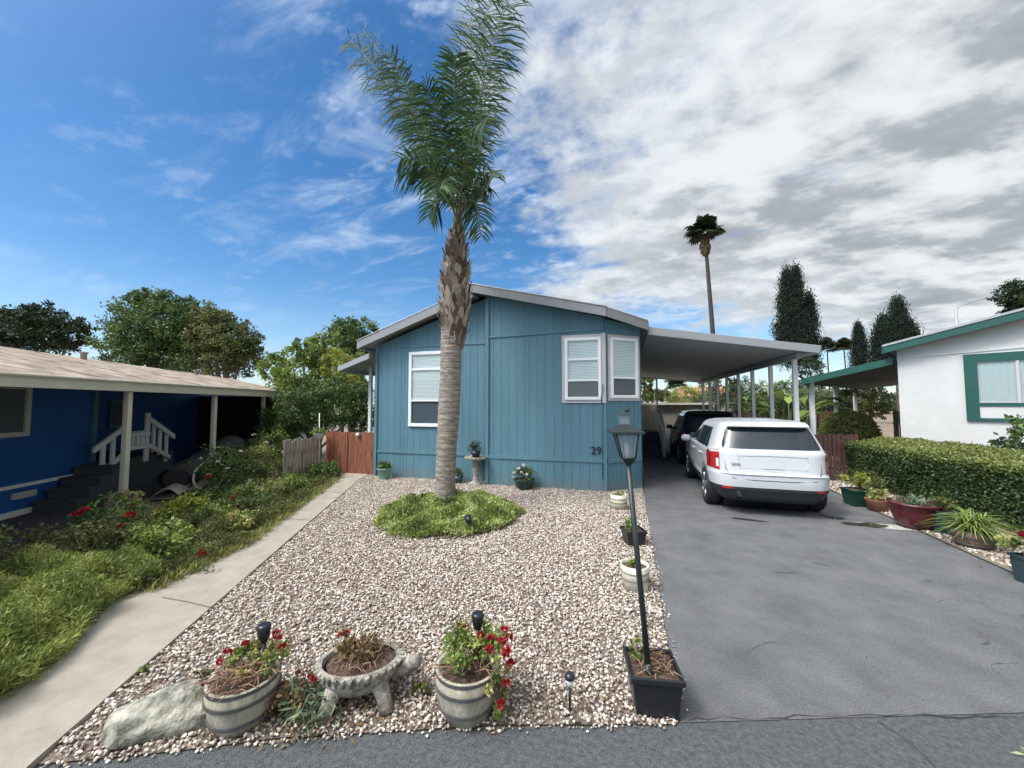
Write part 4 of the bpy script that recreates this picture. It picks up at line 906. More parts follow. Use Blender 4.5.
# giant bird of paradise / banana clump
def big_leaf_plant(name, label, c, n, h, L_, W_, m, spread=.6, dirbias=None):
    t = thing(name, label, 'plant', (c[0],c[1],0)); 
    for q in range(n):
        az = q*2.4+rng.uniform(-.3,.3); lean = rng.uniform(.15,1)*spread; hh = h*rng.uniform(.6,1); b = Vector((c[0]+.15*math.cos(az), c[1]+.15*math.sin(az), 0)); d = Vector((math.cos(az),math.sin(az),0))
        s_ = [b, b+d*lean*.3*hh+Vector((0,0,hh*.45)), b+d*lean*.55*hh+Vector((0,0,hh*.75))]
        m_ = MB(); m_.tube(s_, [.04,.03,.02], 6); stq = m_.build('leaf_stalk', 'stem_green', t)
        side_ = d.cross(Vector((0,0,1))); V = []; K = 8
        for i in range(K+1):
            u = i/K; ctr = s_[2]+d*L_*(u*.75)+Vector((0,0,L_*(.62*u-.62*u*u*(.8+lean*.4)))); ww = W_*math.sin(min(1,u*1.05+.04)*math.pi)**.7*.5
            V += [ctr-side_*ww+Vector((0,0,ww*.35)), ctr, ctr+side_*ww+Vector((0,0,ww*.35))]
        F = []
        for i in range(K):
            a = i*3; F += [(a,a+1,a+4,a+3),(a+1,a+2,a+5,a+4)]
        base = rng.random()*.8; finish('leaf', V, F, m, t, None, True, attr=[base]*len(F))
    return t
big_leaf_plant('banana_plant', 'broad leaved banana plant with pale leaves behind the carport front post', at(788, 15.5), 15, 3.0, 1.5, .45, 'leaf_bright', .75)
big_leaf_plant('banana_plant', 'broad leaved banana plant between the two rear carport posts', at(755, 19), 13, 3.2, 1.6, .42, 'leaf_green', .8)
# feathery palm with arched fronds near the green awning
def feather_fronds(mbA, base, ctrl, tip, K, Lmax, width, droop, up=Vector((0,0,1)), rnd=.2, plume=0):
    """leaf blades along a curved rachis; returns points of the rachis"""
    V, F, A = mbA; b, c, t_ = Vector(base), Vector(ctrl), Vector(tip); pts = []
    tw = rng.uniform(0,.2)
    for i in range(K+1):
        u = i/K; p = b*(1-u)**2+c*2*u*(1-u)+t_*u*u; pts.append(p)
        if u < .16: continue
        tan = ((c-b)*(1-u)+(t_-c)*u).normalized(); side_ = tan.cross(up)
        if side_.length < .1: side_ = tan.cross(Vector((0,1,0)))
        side_.normalize(); nrm = side_.cross(tan)
        prof = min(1,(u-.1)*3.2)*(1.0-.45*max(0,(u-.6)/.4)**1.8)
        for sg in (-1, 1):
            L_ = Lmax*prof*rng.uniform(.8,1.12); pa = rng.normal()*plume; d = ((side_*math.cos(pa)+nrm*math.sin(pa))*sg*.85+tan*(.32+.35*u)+nrm*rng.uniform(-.28,.28)).normalized()
            wv = tan.cross(d).cross(d).normalized()*width*.5*rng.uniform(.8,1.2)
            n0 = len(V); dr = droop*rng.uniform(.6,1.4); 
            m1 = p+d*L_*.4+Vector((0,0,-dr*L_*.10)); m2 = p+d*L_*.75+Vector((0,0,-dr*L_*.38)); tp = p+d*L_*.96+Vector((0,0,-dr*L_*.75))
            V += [p-wv*.5, p+wv*.5, m1+wv, m1-wv, m2+wv*.7, m2-wv*.7, tp]
            a = min(1,max(0,.35+rng.normal()*rnd)); F += [(n0,n0+1,n0+2,n0+3),(n0+3,n0+2,n0+4,n0+5)]; A += [a,a]; F.append((n0+5,n0+4,n0+6)); A.append(a)
    return pts
def frond_obj(name, b, c, t_, K, Lmax, width, droop, m, parent, rr=.022, up=Vector((0,0,1)), plume=0):
    V, F, A = [], [], []; pts = feather_fronds((V,F,A), b, c, t_, K, Lmax, width, droop, up, .2, plume); o = finish(name, V, F, m, parent, attr=A)
    mb = MB(); mb.tube(pts[::2], [rr*(1-.8*i/len(pts[::2])) for i in range(len(pts[::2]))], 6); mb.build('rachis', 'rachis_tan', o); return o
mat('rachis_tan', (.12,.12,.055), .5, .2, 6)
gp_c = at(812, 17); gp = thing('feather_palm', 'small arching feather palm beside the green awning tip', 'palm tree', (*gp_c,0))
m_ = MB(); m_.tube([(*gp_c,0),(*gp_c,1.6)], [.18,.13], 10); m_.build('trunk', 'bark', gp)
for q in range(11):
    az = q*.571+.2; L_ = rng.uniform(2.0,2.6); d = Vector((math.cos(az),math.sin(az),0)); b = Vector((*gp_c,1.6)); frond_obj('frond', b, b+d*L_*.4+Vector((0,0,1.5)), b+d*L_+Vector((0,0,.5+rng.uniform(-.3,.5))), 26, .5, .035, .6, 'leaf_olive', gp, .02)

# ---- the queen palm in the front yard
mat('palm_trunk', (.20,.175,.145), .9, .22, 7, .7, 30, c2=(.32,.285,.24), stretch=(1,1,3.0), bump2=.3, rings=.055)
mat('palm_fibre', (.17,.125,.09), .95, .45, 9, .8, 40, c2=(.36,.30,.235), stretch=(3,3,.7))
qx, qy = -3.29, 6.83
qp = thing('queen_palm', 'tall queen palm with ringed grey trunk and feathery crown in the front yard', 'palm tree', (qx,qy,0))
def QP(px_, py_, dz_=0): x, y = at(px_, 7.48+dz_); return Vector((x, y, hz_(py_, 7.48+dz_)))
ctr = [(446,507,.215),(446,480,.188),(447,450,.190),(449,410,.207),(450.5,370,.205),(451,345,.208),(453,325,.235),(452.5,300,.26)]
m_ = MB(); ring = []; rad = []
N_ = 150
for i in range(N_+1):
    u = i/N_*(len(ctr)-1); j = min(int(u), len(ctr)-2); f_ = u-j; a, b = ctr[j], ctr[j+1]
    p = QP(a[0]*(1-f_)+b[0]*f_, a[1]*(1-f_)+b[1]*f_); r0 = a[2]*(1-f_)+b[2]*f_
    r0 *= 1+.035*((i % 5) == 0)-.025*((i % 5) == 1)+rng.normal()*.006; ring.append(p); rad.append(r0)
ring[0].z = -.05
m_.tube(ring, rad, 20); m_.build('trunk', 'palm_trunk', qp)
# boot zone: overlapping leaf bases
V, F, A = [], [], []; zb, zt = QP(453,344).z, QP(456,238).z
for q in range(330):
    v_ = q/330; z = zb+(zt-zb)*v_; prof = float(np.interp(v_, [0,.15,.38,.68,.88,1], [.215,.25,.29,.25,.17,.11]))
    th = q*2.39996; cxy = QP(453+3*v_, 404-(z-2)/7.48*385); d = Vector((math.cos(th),math.sin(th),0)); s_ = Vector((-d.y,d.x,0))
    rr = prof*rng.uniform(.86,1.08); wv = rng.uniform(.06,.10); hh = rng.uniform(.20,.34); out = rng.uniform(.02,.09)
    c0 = Vector((cxy.x,cxy.y,z)); n0 = len(V)
    V += [c0+d*(rr-.05)-s_*wv-Vector((0,0,.1)), c0+d*(rr-.05)+s_*wv-Vector((0,0,.1)), c0+d*rr+s_*wv*.7+Vector((0,0,hh*.5)), c0+d*rr-s_*wv*.7+Vector((0,0,hh*.5)), c0+d*(rr+out)+s_*wv*.15+Vector((0,0,hh)), c0+d*(rr+out)-s_*wv*.35+Vector((0,0,hh*.96))]
    F += [(n0,n0+1,n0+2,n0+3),(n0+3,n0+2,n0+4,n0+5)]; A += [rng.random()]*2
ramp_mat('boot', [(.07,.05,.035),(.16,.12,.09),(.30,.25,.20),(.42,.37,.31)], .95, 0)
core = MB(); core.tube([QP(452.5,325),QP(453,300),QP(453.5,265),QP(455,235),QP(456,215)], [.19,.23,.21,.12,.08], 16); co = core.build('boot_fibre', 'palm_fibre', qp); finish('leaf_boots', V, F, 'boot', co, attr=A)
core = MB(); core.tube([QP(456,232),QP(457,205),QP(458,190)], [.12,.085,.05], 12); core.build('crownshaft', 'rachis_tan', qp)
B0 = QP(457, 220)
def FR(p1, p2, d1=0, d2=0, L_=.62, K=62, w_=.042, dr=.75): return frond_obj('frond', B0, QP(*p1, d1), QP(*p2, d2), K, L_, w_, dr, 'leaf_palm', qp, .020, Vector((.2756,-.9613,.25)), .55)
FR((425,110),(342,22),.2,.6,.72,100,.034); FR((455,90),(395,15),-.2,-.9,.6) if 0 else None
FR((455,90),(500,-55),.0,.2,.95,125,.034); FR((472,80),(512,-35),-.4,-.5,.85,110,.034); FR((450,100),(472,-25),.5,.8,.85,105,.034); FR((430,120),(385,42),-.2,-.4,.70,90,.034)
FR((440,105),(422,72),-.5,-1.0,.66,60,.030); FR((430,125),(402,92),.6,1.1,.66,80,.034); FR((452,100),(452,40),-.5,-.8,.72,90,.034); FR((462,110),(492,60),.2,.5,.72,84,.034)
FR((435,150),(398,150),-.6,-1.0,.6,66,.034); FR((478,135),(500,95),.5,1.3,.55,46); FR((462,130),(485,110),-.6,-1.5,.55,46)
FR((440,150),(418,175),.5,1.0,.5,42); FR((475,165),(480,232),-.2,-.4,.45,44,.034); FR((440,165),(426,212),.2,.4,.45,44,.034); FR((418,92),(356,12),.4,1.0,.66,90,.034); FR((475,150),(493,170),-.3,-.7,.5,42); FR((448,150),(438,185),-.8,-1.3,.5,42); FR((468,150),(478,190),.4,.9,.5,42)

# ---- ground cover at its foot
def cover(name, label, n, polyfn, h, size, m, aspect, up, kind='stuff', z0=.02, lean=None):
    x, y = polyfn(n); n = len(x); hh = h(x, y) if callable(h) else np.full(n, h); z = z0+hh*rng.random(n)**.6
    o = leaves(name, np.stack([x,y,z],1), size*rng.uniform(.7,1.3,n), m, None, (float(x[0]),float(y[0]),0), attr=None if not callable(h) else .3+.4*mfield(x, y), dirs=np.tile(lean or [0,0,1.0],(n,1))+rng.normal(size=(n,3))*up, aspect=aspect)
    return tag(o, label, kind=kind)
def mfield(x, y, s=3.1): return np.array([mnoise.noise(Vector((a*s, b*s, 0)))*1.3+.5 for a, b in zip(x, y)])
def ell(cx, cy, ra, rb, ang=R(16)):
    def f(n):
        th = rng.uniform(0,6.283,n); rr = np.sqrt(rng.random(n))*(1+.03*np.sin(th*3+1)+.03*np.sin(th*5)+.025*np.sin(th*9)+.02*np.sin(th*14)); a, b = rr*ra*np.cos(th), rr*rb*np.sin(th)
        return cx+a*math.cos(ang)-b*math.sin(ang), cy+a*math.sin(ang)+b*math.cos(ang)
    return f
bcx, bcy = -3.02, 6.40
def hb(x, y):
    d = np.sqrt(((x-bcx)**2+(y-bcy)**2))/1.28; return .07+.21*np.clip(1-d**3,0,1)*(.55+.8*mfield(x,y,3.2))
cover('ground_cover', 'bright green succulent ground cover around the foot of the queen palm', 34000, ell(bcx,bcy,1.27,1.22), hb, .048, 'leaf_cover', .42, 1.0)
blotch('bed_soil', (bcx,bcy), 1.20, .03, 'soil', 1.02, .98, 40, amp=.08)
def spot(label, c, rz, m='black_plastic'):
    t = thing('garden_spotlight', label, 'light', (c[0],c[1],0)); m_ = MB(); m_.tube([(c[0],c[1],0),(c[0],c[1],.20)], .012, 6); m_.build('stake', m, t)
    d = Vector((math.cos(rz),math.sin(rz),.5)).normalized(); p = Vector((c[0],c[1],.24)); m_ = MB(); m_.tube([p-d*.05, p+d*.06], [.04,.058], 12); m_.build('lamp_head', m, t)
spot('black spotlight in the left side of the green ground cover', (-3.85,6.55), 1.2); spot('black spotlight in front of the palm trunk in the ground cover', (-2.88,6.28), 1.9); spot('dark spotlight at the near rim of the green ground cover', (-2.28,5.55), 2.2)

# ---- left bed: rosemary-like mound, weeds, rose shrubs
def polyf(poly):
    a = np.array(poly); lo, hi = a.min(0), a.max(0)
    def f(n):
        x = rng.uniform(lo[0],hi[0],n*2); y = rng.uniform(lo[1],hi[1],n*2); k = inpoly(x, y, poly); return x[k][:n], y[k][:n]
    return f
MP = [(-3.86,1.20),(-4.0,1.75),(-4.20,2.05),(-4.58,2.38),(-4.86,2.72),(-4.90,3.1),(-5.3,3.3),(-5.9,3.05),(-6.5,2.4),(-6.4,1.2),(-5.8,.3),(-4.6,.2),(-4.0,.8)]
mdist = np.array(MP)
def hm(x, y):
    a = .12+np.min(np.hypot(x[:,None]-mdist[None,:,0], y[:,None]-mdist[None,:,1]),1); return .06+.27*np.clip(a/.40,0,1)*(.35+1.0*np.clip(mfield(x,y,2.4),0,1.1))
cover('rosemary_mound', 'spreading mound of fine green rosemary like foliage by the near walkway edge', 105000, polyf(MP), hm, .052, 'needle', .18, .85, lean=[.2,.05,.6])
WP = [(-4.82,2.95),(-5.12,4.30),(-5.75,5.55),(-6.5,7.05),(-7.15,8.4),(-7.6,9.2),(-8.1,9.2),(-8.05,7.7),(-8.2,6.6),(-7.7,5.4),(-7.2,4.3),(-6.5,3.0),(-5.7,2.8)]
wd = np.array(WP)
cover('weeds', 'low mixed weeds and grass filling the bed beside the walkway', 46000, polyf(WP), lambda x,y: .04+.20*np.clip(mfield(x,y,2.3),0,1.2), .05, 'leaf_olive', .40, 1.2)
ex = rng.random(2600); ei = rng.integers(0,4,2600); exx = np.array([wd[i][0]*(1-t_)+wd[i+1][0]*t_ for i, t_ in zip(ei, ex)]); exy = np.array([wd[i][1]*(1-t_)+wd[i+1][1]*t_ for i, t_ in zip(ei, ex)])
o = leaves('edge_grass', np.stack([exx+rng.normal(0,.05,2600), exy+rng.normal(0,.05,2600), np.full(2600,.03)],1), rng.uniform(.07,.16,2600), 'leaf_mixed', None, (float(exx[0]),float(exy[0]),0), dirs=np.tile([.25,0,.8],(2600,1))+rng.normal(size=(2600,3))*.4, aspect=.1); tag(o, 'grass blades leaning over the walkway edge', kind='stuff')
def flower(parent, p, r, m='petal_red', n=22, name='flower'):
    u = rng.normal(size=(n,3)); u[:,2] = np.abs(u[:,2])*.8; u /= np.linalg.norm(u,axis=1)[:,None]
    return leaves(name, np.array(p)+u*r*.25, r*rng.uniform(.7,1.1,n), m, parent, dirs=u, aspect=.95)
def bush(name, label, c, rx_, ry_, h, n, ls, m, flowers=(), fm='petal_red', fr_=.04, cat='shrub', group=None, z0=0, stems=7, stem_m='stem', aspect=.55, base=.25, loose=.5, up=.2, parent=None):
    t = parent or thing(name, label, cat, (c[0],c[1],z0), group)
    m_ = MB(); tips = []
    for q in range(stems):
        az = q*2.4+rng.uniform(-.4,.4); rr = rng.uniform(.3,.95); tp = Vector((c[0]+rx_*rr*math.cos(az), c[1]+ry_*rr*math.sin(az), z0+h*rng.uniform(.65,1.0)*(1-.25*rr))); md = Vector((c[0]+rx_*rr*.35*math.cos(az), c[1]+ry_*rr*.35*math.sin(az), z0+h*.5)); m_.tube([(c[0],c[1],z0),md,tp], [.009,.007,.004], 5); tips.append(tp)
    (m_.build('stems', stem_m, t) if stems else None)
    nc = max(8, n//40); cc = blob_pts((c[0],c[1],z0+h*(.5+base*.2)), (rx_,ry_,h*.5), nc, loose+.1); cc[:,2] = np.maximum(cc[:,2], z0+.03)
    idx = rng.integers(0,nc,n); p = cc[idx]+rng.normal(size=(n,3))*min(rx_,h)*.11; p[:,2] = np.maximum(p[:,2], z0+.015)
    leaves('foliage', p, rng.uniform(.7,1.3,n)*ls, m, t, attr=(rng.random(nc)*.8+.1)[idx], aspect=aspect, up=up)
    for fl in flowers:
        flower(t, (c[0]+fl[0], c[1]+fl[1], z0+fl[2]), fr_, fm)
    return t
bush('rose_bush', 'rose bush with two red blooms near the first porch post', (-6.7,3.55), .5,.5,.66, 1300, .055, 'leaf_green', [(.18,-.3,.66),(.13,-.36,.62),(.56,-.05,.56)], fr_=.055)
bush('rose_bush', 'tall rose bush at the left frame edge above the rosemary mound', (-6.75,2.75), .5,.5,.55, 1000, .055, 'leaf_olive', stems=10)
bush('rose_bush', 'leafy shrub hiding the base of the first porch post', (-7.95,4.45), .28,.28,.62, 700, .06, 'leaf_mixed')
bush('golden_shrub', 'bright yellow green shrub at the middle of the left bed', (-7.0,4.75), .5,.45,.42, 1700, .06, 'leaf_yellow')
bush('rose_bush', 'low leafy bush between the golden shrub and the walkway', (-6.45,3.75), .38,.38,.38, 1200, .05, 'leaf_mixed')
bush('rose_bush', 'dark leaved bush in front of the bicycle', (-7.9,5.75), .5,.45,.36, 1300, .055, 'leaf_green', [(.25,-.2,.6)], fr_=.05)
bush('white_rose_bush', 'tall white flowered rose bush between bicycle and picket fence', (-8.6,6.7), .7,.6,1.05, 2600, .06, 'leaf_green', [(.2,-.4,.75),(.35,-.3,.6),(-.3,-.4,.8),(.1,-.5,.5),(.45,-.1,.95)], 'petal_pink', .045, stems=12)
bush('leafy_shrub', 'reddish leaved straggly shrub against the picket fence end', (-8.45,7.45), .5,.4,1.0, 1800, .055, 'leaf_mixed', stems=12)
bush('leafy_shrub', 'pale shrub in a heap above the picket fence near end', (-9.1,8.2), .55,.5,1.35, 1800, .06, 'leaf_bright', [(-.1,-.4,1.2),(.2,-.3,1.0)], 'petal_pink', .05, stems=10)
bush('leafy_shrub', 'dark tangled bush behind the second porch post', (-9.6,7.3), .6,.5,.95, 1500, .06, 'leaf_dark')
bush('leafy_shrub', 'green bush at the foot of the picket fence by the gate', (-7.72,8.55), .40,.5,.42, 1700, .06, 'leaf_green')
bush('leafy_shrub', 'grassy bush with orange tips beside the walkway middle', (-7.1,6.3), .55,.6,.42, 2000, .07, 'leaf_mixed', aspect=.25)
bush('leafy_shrub', 'low green bush between walkway and golden shrub', (-6.3,5.2), .4,.5,.34, 1500, .06, 'leaf_olive', aspect=.3)
bush('leafy_shrub', 'grey green bush left of the rosemary mound top', (-6.1,3.1), .45,.4,.50, 1500, .05, 'leaf_olive')
for i_, (bx_, by_, rr_, hh_, mm_, lab_) in enumerate([
    (-5.75,3.55,.42,.42,'leaf_bright','fresh green low shrub behind the rosemary mound'),
    (-5.75,4.75,.30,.28,'leaf_mixed','small light shrub close to the walkway opposite the fallen rose'),
    (-6.4,4.75,.34,.34,'leaf_bright','fresh green shrub between the flat stone and the golden shrub'),
    (-6.75,5.7,.42,.46,'leaf_green','green leafy shrub beside the middle of the walkway'),
    (-7.2,7.1,.38,.40,'leaf_bright','light green shrub near the end of the picket fence'),
    (-7.5,2.6,.45,.42,'leaf_mixed','mixed leafed shrub at the left frame edge')]):
    bush('leafy_shrub', lab_, (bx_,by_), rr_, rr_, hh_, 1700, .05, mm_)
ORD = 'first second third fourth fifth sixth seventh eighth ninth tenth eleventh twelfth thirteenth fourteenth fifteenth sixteenth seventeenth eighteenth nineteenth twentieth'.split()
HUE = {'leaf_green':'mid green','leaf_bright':'fresh green','leaf_mixed':'mottled','leaf_dark':'dark green','leaf_yellow':'yellow green','leaf_olive':'olive'}
sp_ = sorted([(3.35+4.6*u_, -5.35-1.9*u_-.35-1.1*rng.random()) for u_ in rng.random(13)], reverse=True)
for q_, (by_, bx_) in enumerate(sp_):
    mm_ = ['leaf_green','leaf_bright','leaf_mixed','leaf_dark','leaf_yellow','leaf_olive'][q_ % 6]; r__ = rng.uniform(.22,.40)
    bush('bedding_shrub', f'low {HUE[mm_]} shrub, {ORD[q_]} low bed shrub counted from the gate', (bx_,by_), r__*.85, r__*.85, rng.uniform(.20,.42), int(350+1300*r__), .048, mm_, [(.05,-.1,.4)] if q_ in (3,9,15) else (), fr_=.04, group='low shrubs crowding the walkway bed', stems=6, aspect=.5 if q_ % 3 else .25)
# sprig lying over the walkway
t = thing('rose_sprig', 'red rose on a leafy sprig fallen across the walkway edge', 'rose sprig', (-5.15,3.75,.04))
m_ = MB(); m_.tube([(-5.25,3.78,.25),(-4.98,3.60,.13),(-4.70,3.42,.07)], .005, 5); m_.build('stem', 'stem_green', t); flower(t, (-5.0,3.60,.15), .055); leaves('foliage', np.array([-4.76,3.45,.07])+rng.normal(size=(34,3))*np.array([.08,.05,.02]), .05, 'leaf_green', t, aspect=.5)
# hanging basket on the gate corner
t = thing('hanging_basket', 'white hanging flower basket above the picket fence corner', 'plant pot', (-8.40,9.15,1.05))
m_ = MB(); m_.lathe([(0,0),(.09,.0),(.13,.14),(.14,.15),(.12,.15)], (-8.36,9.12,1.02), 16); m_.build('basket', 'vinyl_white', t); bush('x','','', .2,.2,.18, 0,0,'') if 0 else leaves('foliage', blob_pts((-8.36,9.12,1.22),(.22,.2,.10),260,.8), .07, 'leaf_bright', t)
m_ = MB(); m_.tube([(-8.30,9.1,.1),(-8.34,9.1,1.75)], .014, 6); m_.build('pole', 'paint_white', t)
# rocks
def rock(label, c, s, m, seed=0, rz=0, sub=4, name='rock'):
    bm = bmesh.new(); bmesh.ops.create_icosphere(bm, subdivisions=sub, radius=1)
    for v in bm.verts:
        p = v.co.copy(); n1 = mnoise.noise(p*1.1+Vector((seed,0,0))); n2 = mnoise.noise(p*3.2+Vector((0,seed,0))); n3 = mnoise.noise(p*9+Vector((0,0,seed)))
        q = p*(1+.30*n1+.12*n2+.035*n3); q.z = max(q.z, -.55); q = Vector((q.x*s[0], q.y*s[1], q.z*s[2])); v.co = Matrix.Rotation(rz,3,'Z') @ q
    me = bpy.data.meshes.new(name); bm.to_mesh(me); bm.free(); me.materials.append(MATS[m]); me.polygons.foreach_set('use_smooth', [True]*len(me.polygons))
    o = bpy.data.objects.new(name, me); col.objects.link(o); o.location = (c[0],c[1],s[2]*.5); return tag(o, label, 'rock')
mat('rock_grey', (.13,.138,.11), .9, .35, 9, .8, 25, c2=(.36,.35,.29), detail=14, bump2=.8, b2scale=6)
mat('rock_buff', (.42,.33,.24), .9, .25, 7, .6, 20, c2=(.52,.44,.35))
rock('large rough grey green boulder at the street corner of the gravel', (-2.74,1.83), (.30,.155,.14), 'rock_grey', 3.3, R(38))
rock('flat buff stone lying in the bed by the walkway', (-5.72,4.05), (.22,.15,.11), 'rock_buff', 5.1, R(20), 3)
rock('small grey stone at the walkway edge near the gate', (-7.42,7.72), (.13,.10,.10), 'rock_grey', 7.7, 0, 3)
rock('pale round stone in the gravel left of the barrel with red flowers', (-1.32,2.72), (.055,.045,.04), 'rock_buff', 2.2, 0, 2) if 0 else None

# ---- planters in the gravel
mat('barrel_paint', (.30,.27,.205), .8, .18, 8, .35, 40, c2=(.43,.40,.315), stretch=(2,2,.6)); mat('barrel_band', (.085,.088,.085), .6, .2, 10)
mat('barrel_wood', (.14,.095,.06), .85, .3, 8, .4, 40, stretch=(3,3,.6))
def barrel(t, c, r0, r1, h, m, band, bands=(.30,.72)):
    m_ = MB(); prof = [(0,.01),(r0,.01),(r0+(r1-r0)*.35+.012,h*.35),(r0+(r1-r0)*.7+.015,h*.7),(r1,h),(r1-.022,h),(r1-.03,h-.05),(0,h-.06)]
    m_.lathe(prof, c, 36); 
    v = m_.v
    bd = m_.build('tub', m, t)
    for b_ in list(bands)+[.965]:
        z = h*b_; r_ = r0+(r1-r0)*b_+.017*(b_ < .9)+.004; m_ = MB(); m_.lathe([(r_-.008,z-.010),(r_+.001,z-.0098),(r_+.002,z+.0098),(r_-.006,z+.010)], c, 36, smooth=False); m_.build('band', band, bd)
    m_ = MB(); m_.lathe([(r1-.028,h-.055),(r1*.5,h-.035),(0,h-.03)], c, 24); m_.build('soil', 'soil', t); return bd
def solar(label, c, z0_, zt, tilt=0):
    t = thing('solar_light', label, 'light', (c[0],c[1],z0_)); a = Vector((c[0],c[1],z0_)); b = Vector((c[0]+tilt,c[1],zt)); m_ = MB(); m_.tube([a,b], .012, 6); m_.build('stake', 'black_plastic', t)
    m_ = MB(); d = (b-a).normalized(); m_.tube([b,b+d*.04,b+d*.10,b+d*.115], [.02,.036,.045,.034], 12); m_.build('lamp_head', 'black_plastic', t)
def twigs(t, c, r, z, n, m='dry_twig', L_=.14):
    m_ = MB()
    for q in range(n):
        a = Vector((c[0]+rng.uniform(-r,r)*.8, c[1]+rng.uniform(-r,r)*.8, z+rng.uniform(0,.03))); d = Vector(rng.normal(size=3)); d.z = abs(d.z)*.35; d.normalize(); m_.tube([a, a+d*L_*.5+Vector((0,0,.02)), a+d*L_], .0035, 4)
    return m_.build('dry_stems', m, t)
bA = at(254, 2.54); bB = at(469, 2.62)
t = thing('half_barrel_planter', 'leftmost weathered half barrel planter with drying stems by the grey boulder', 'planter', (*bA,0), 'painted half barrel planters'); barrel(t, bA, .148, .200, .285, 'barrel_paint', 'barrel_band'); twigs(t, bA, .2, .28, 90)
bush('','',(bA[0]+.03,bA[1]+.10), .25,.17,.11, 1000, .030, 'leaf_mixed', [(-.12,-.02,.12),(-.20,-.08,.09),(.0,.10,.14),(.07,.05,.15),(.14,.02,.12)], fr_=.026, z0=.29, stems=5, parent=t)
bush('','',(bA[0]-.26,bA[1]-.0), .10,.08,.22, 160, .032, 'leaf_olive', [(-.03,-.03,.10),(.05,.0,.24)], fr_=.024, z0=.08, stems=4, parent=t)
solar('black solar light standing in the leftmost barrel planter', (bA[0]+.03,bA[1]+.12), .27, .42, -.01)
t = thing('half_barrel_planter', 'weathered half barrel overflowing with red geraniums right of the turtle planter', 'planter', (*bB,0), 'painted half barrel planters'); barrel(t, bB, .152, .206, .30, 'barrel_paint', 'barrel_band'); twigs(t, bB, .17, .30, 50)
fl = [(rng.uniform(-.17,.24), rng.uniform(-.10,.16), rng.uniform(.10,.20)) for _ in range(13)]+[(.24,-.12,-.02),(.25,-.06,.06),(.22,-.16,-.12)]
bush('','',(bB[0]+.05,bB[1]+.04), .24,.19,.20, 1300, .032, 'leaf_bright', fl, fr_=.030, z0=.30, stems=8, parent=t)
bush('','',(bB[0]+.23,bB[1]-.04), .09,.12,.34, 300, .036, 'leaf_mixed', (), z0=.03, stems=5, parent=t)
solar('black solar light standing in the barrel of red geraniums', (bB[0]+.01,bB[1]+.16), .30, .43)
# turtle planter with shell-shaped bowl
mat('cast_stone', (.15,.135,.11), .9, .35, 18, .7, 50, c2=(.33,.305,.26))
tcx = at(366, 2.74); tt_ = thing('turtle_planter', 'cast stone turtle planter with ribbed shell bowl between two barrels', 'planter', (*tcx,0)); ag = R(28)
def TL(a, b, z): return (tcx[0]+a*math.cos(ag)-b*math.sin(ag), tcx[1]+a*math.sin(ag)+b*math.cos(ag), z)
m_ = MB(); K = 40
def bowl(u, v):
    th = 2*math.pi*u; prof = [(.10,.09),(.21,.12),(.265,.20),(.27,.26),(.245,.27),(.235,.24)]; x = v*5; i = min(int(x),4); f_ = x-i; r_ = prof[i][0]*(1-f_)+prof[i+1][0]*f_; z = prof[i][1]*(1-f_)+prof[i+1][1]*f_
    return TL(r_*1.0*math.cos(th), r_*.80*math.sin(th), z)
m_.grid(bowl, 44, 15); m_.build('shell_bowl', 'cast_stone', tt_)
m_ = MB()
for q in range(34):
    th = 2*math.pi*q/34; m_.tube([TL(.262*math.cos(th),.21*math.sin(th),.215), TL(.277*math.cos(th),.222*math.sin(th),.262)], [.011,.014], 6)
m_.build('shell_ribs', 'rock_grey', tt_)
for (a, b) in ((.17,-.15),(-.17,-.15),(.17,.15),(-.17,.15)): m_ = MB(); m_.tube([TL(a*.8,b*.8,.16),TL(a,b,.08),TL(a*1.15,b*1.2,.0)], [.06,.045,.05], 10); m_.build('leg', 'cast_stone', tt_)
m_ = MB(); m_.tube([TL(.22,-.02,.14),TL(.29,-.03,.17),TL(.34,-.035,.205),TL(.385,-.04,.205),TL(.405,-.04,.20)], [.05,.045,.055,.045,.02], 12); m_.build('head', 'cast_stone', tt_)
m_ = MB(); m_.lathe([(.235,.235),(.1,.25),(0,.255)], (tcx[0],tcx[1],0), 20, 1, .8); m_.build('soil', 'soil', tt_); twigs(tt_, tcx, .16, .25, 60, L_=.1)
bush('','',(tcx[0]-.05,tcx[1]+.02), .22,.15,.12, 800, .032, 'leaf_dry', [(-.17,.03,.10),(-.12,.05,.11)], fr_=.02, z0=.25, stems=4, parent=tt_)
# aloe / trailing succulent
ac = at(322, 2.58); t = thing('succulent_clump', 'sprawling grey green aloe clump in front of the turtle planter', 'plant', (*ac,0))
P_ = np.stack([ac[0]+rng.normal(0,.10,300), ac[1]+rng.normal(0,.08,300), rng.uniform(.02,.16,300)],1); dd = np.stack([rng.normal(0,.7,300), rng.normal(-.4,.5,300), rng.normal(-.1,.5,300)],1)
leaves('leaves', P_, rng.uniform(.07,.14,300), 'leaf_aloe', t, dirs=dd, aspect=.13)
P_ = np.stack([ac[0]+rng.normal(-.02,.16,260), ac[1]+rng.normal(-.02,.09,260), rng.uniform(.01,.05,260)],1); leaves('dry_leaves', P_, .055, 'leaf_dry', t, aspect=.25, up=.0)
lit = [(rng.uniform(-2.4,.1), rng.uniform(0,.28)) for _ in range(700)]; P_ = np.array([(x, SE(x)+.02+y, .03) for x, y in lit]); tag(leaves('leaf_litter', P_, rng.uniform(.012,.035,700), 'leaf_dry', None, tuple(P_[0]), aspect=.5, up=0), 'dry brown leaf litter along the street edge of the gravel', kind='stuff')
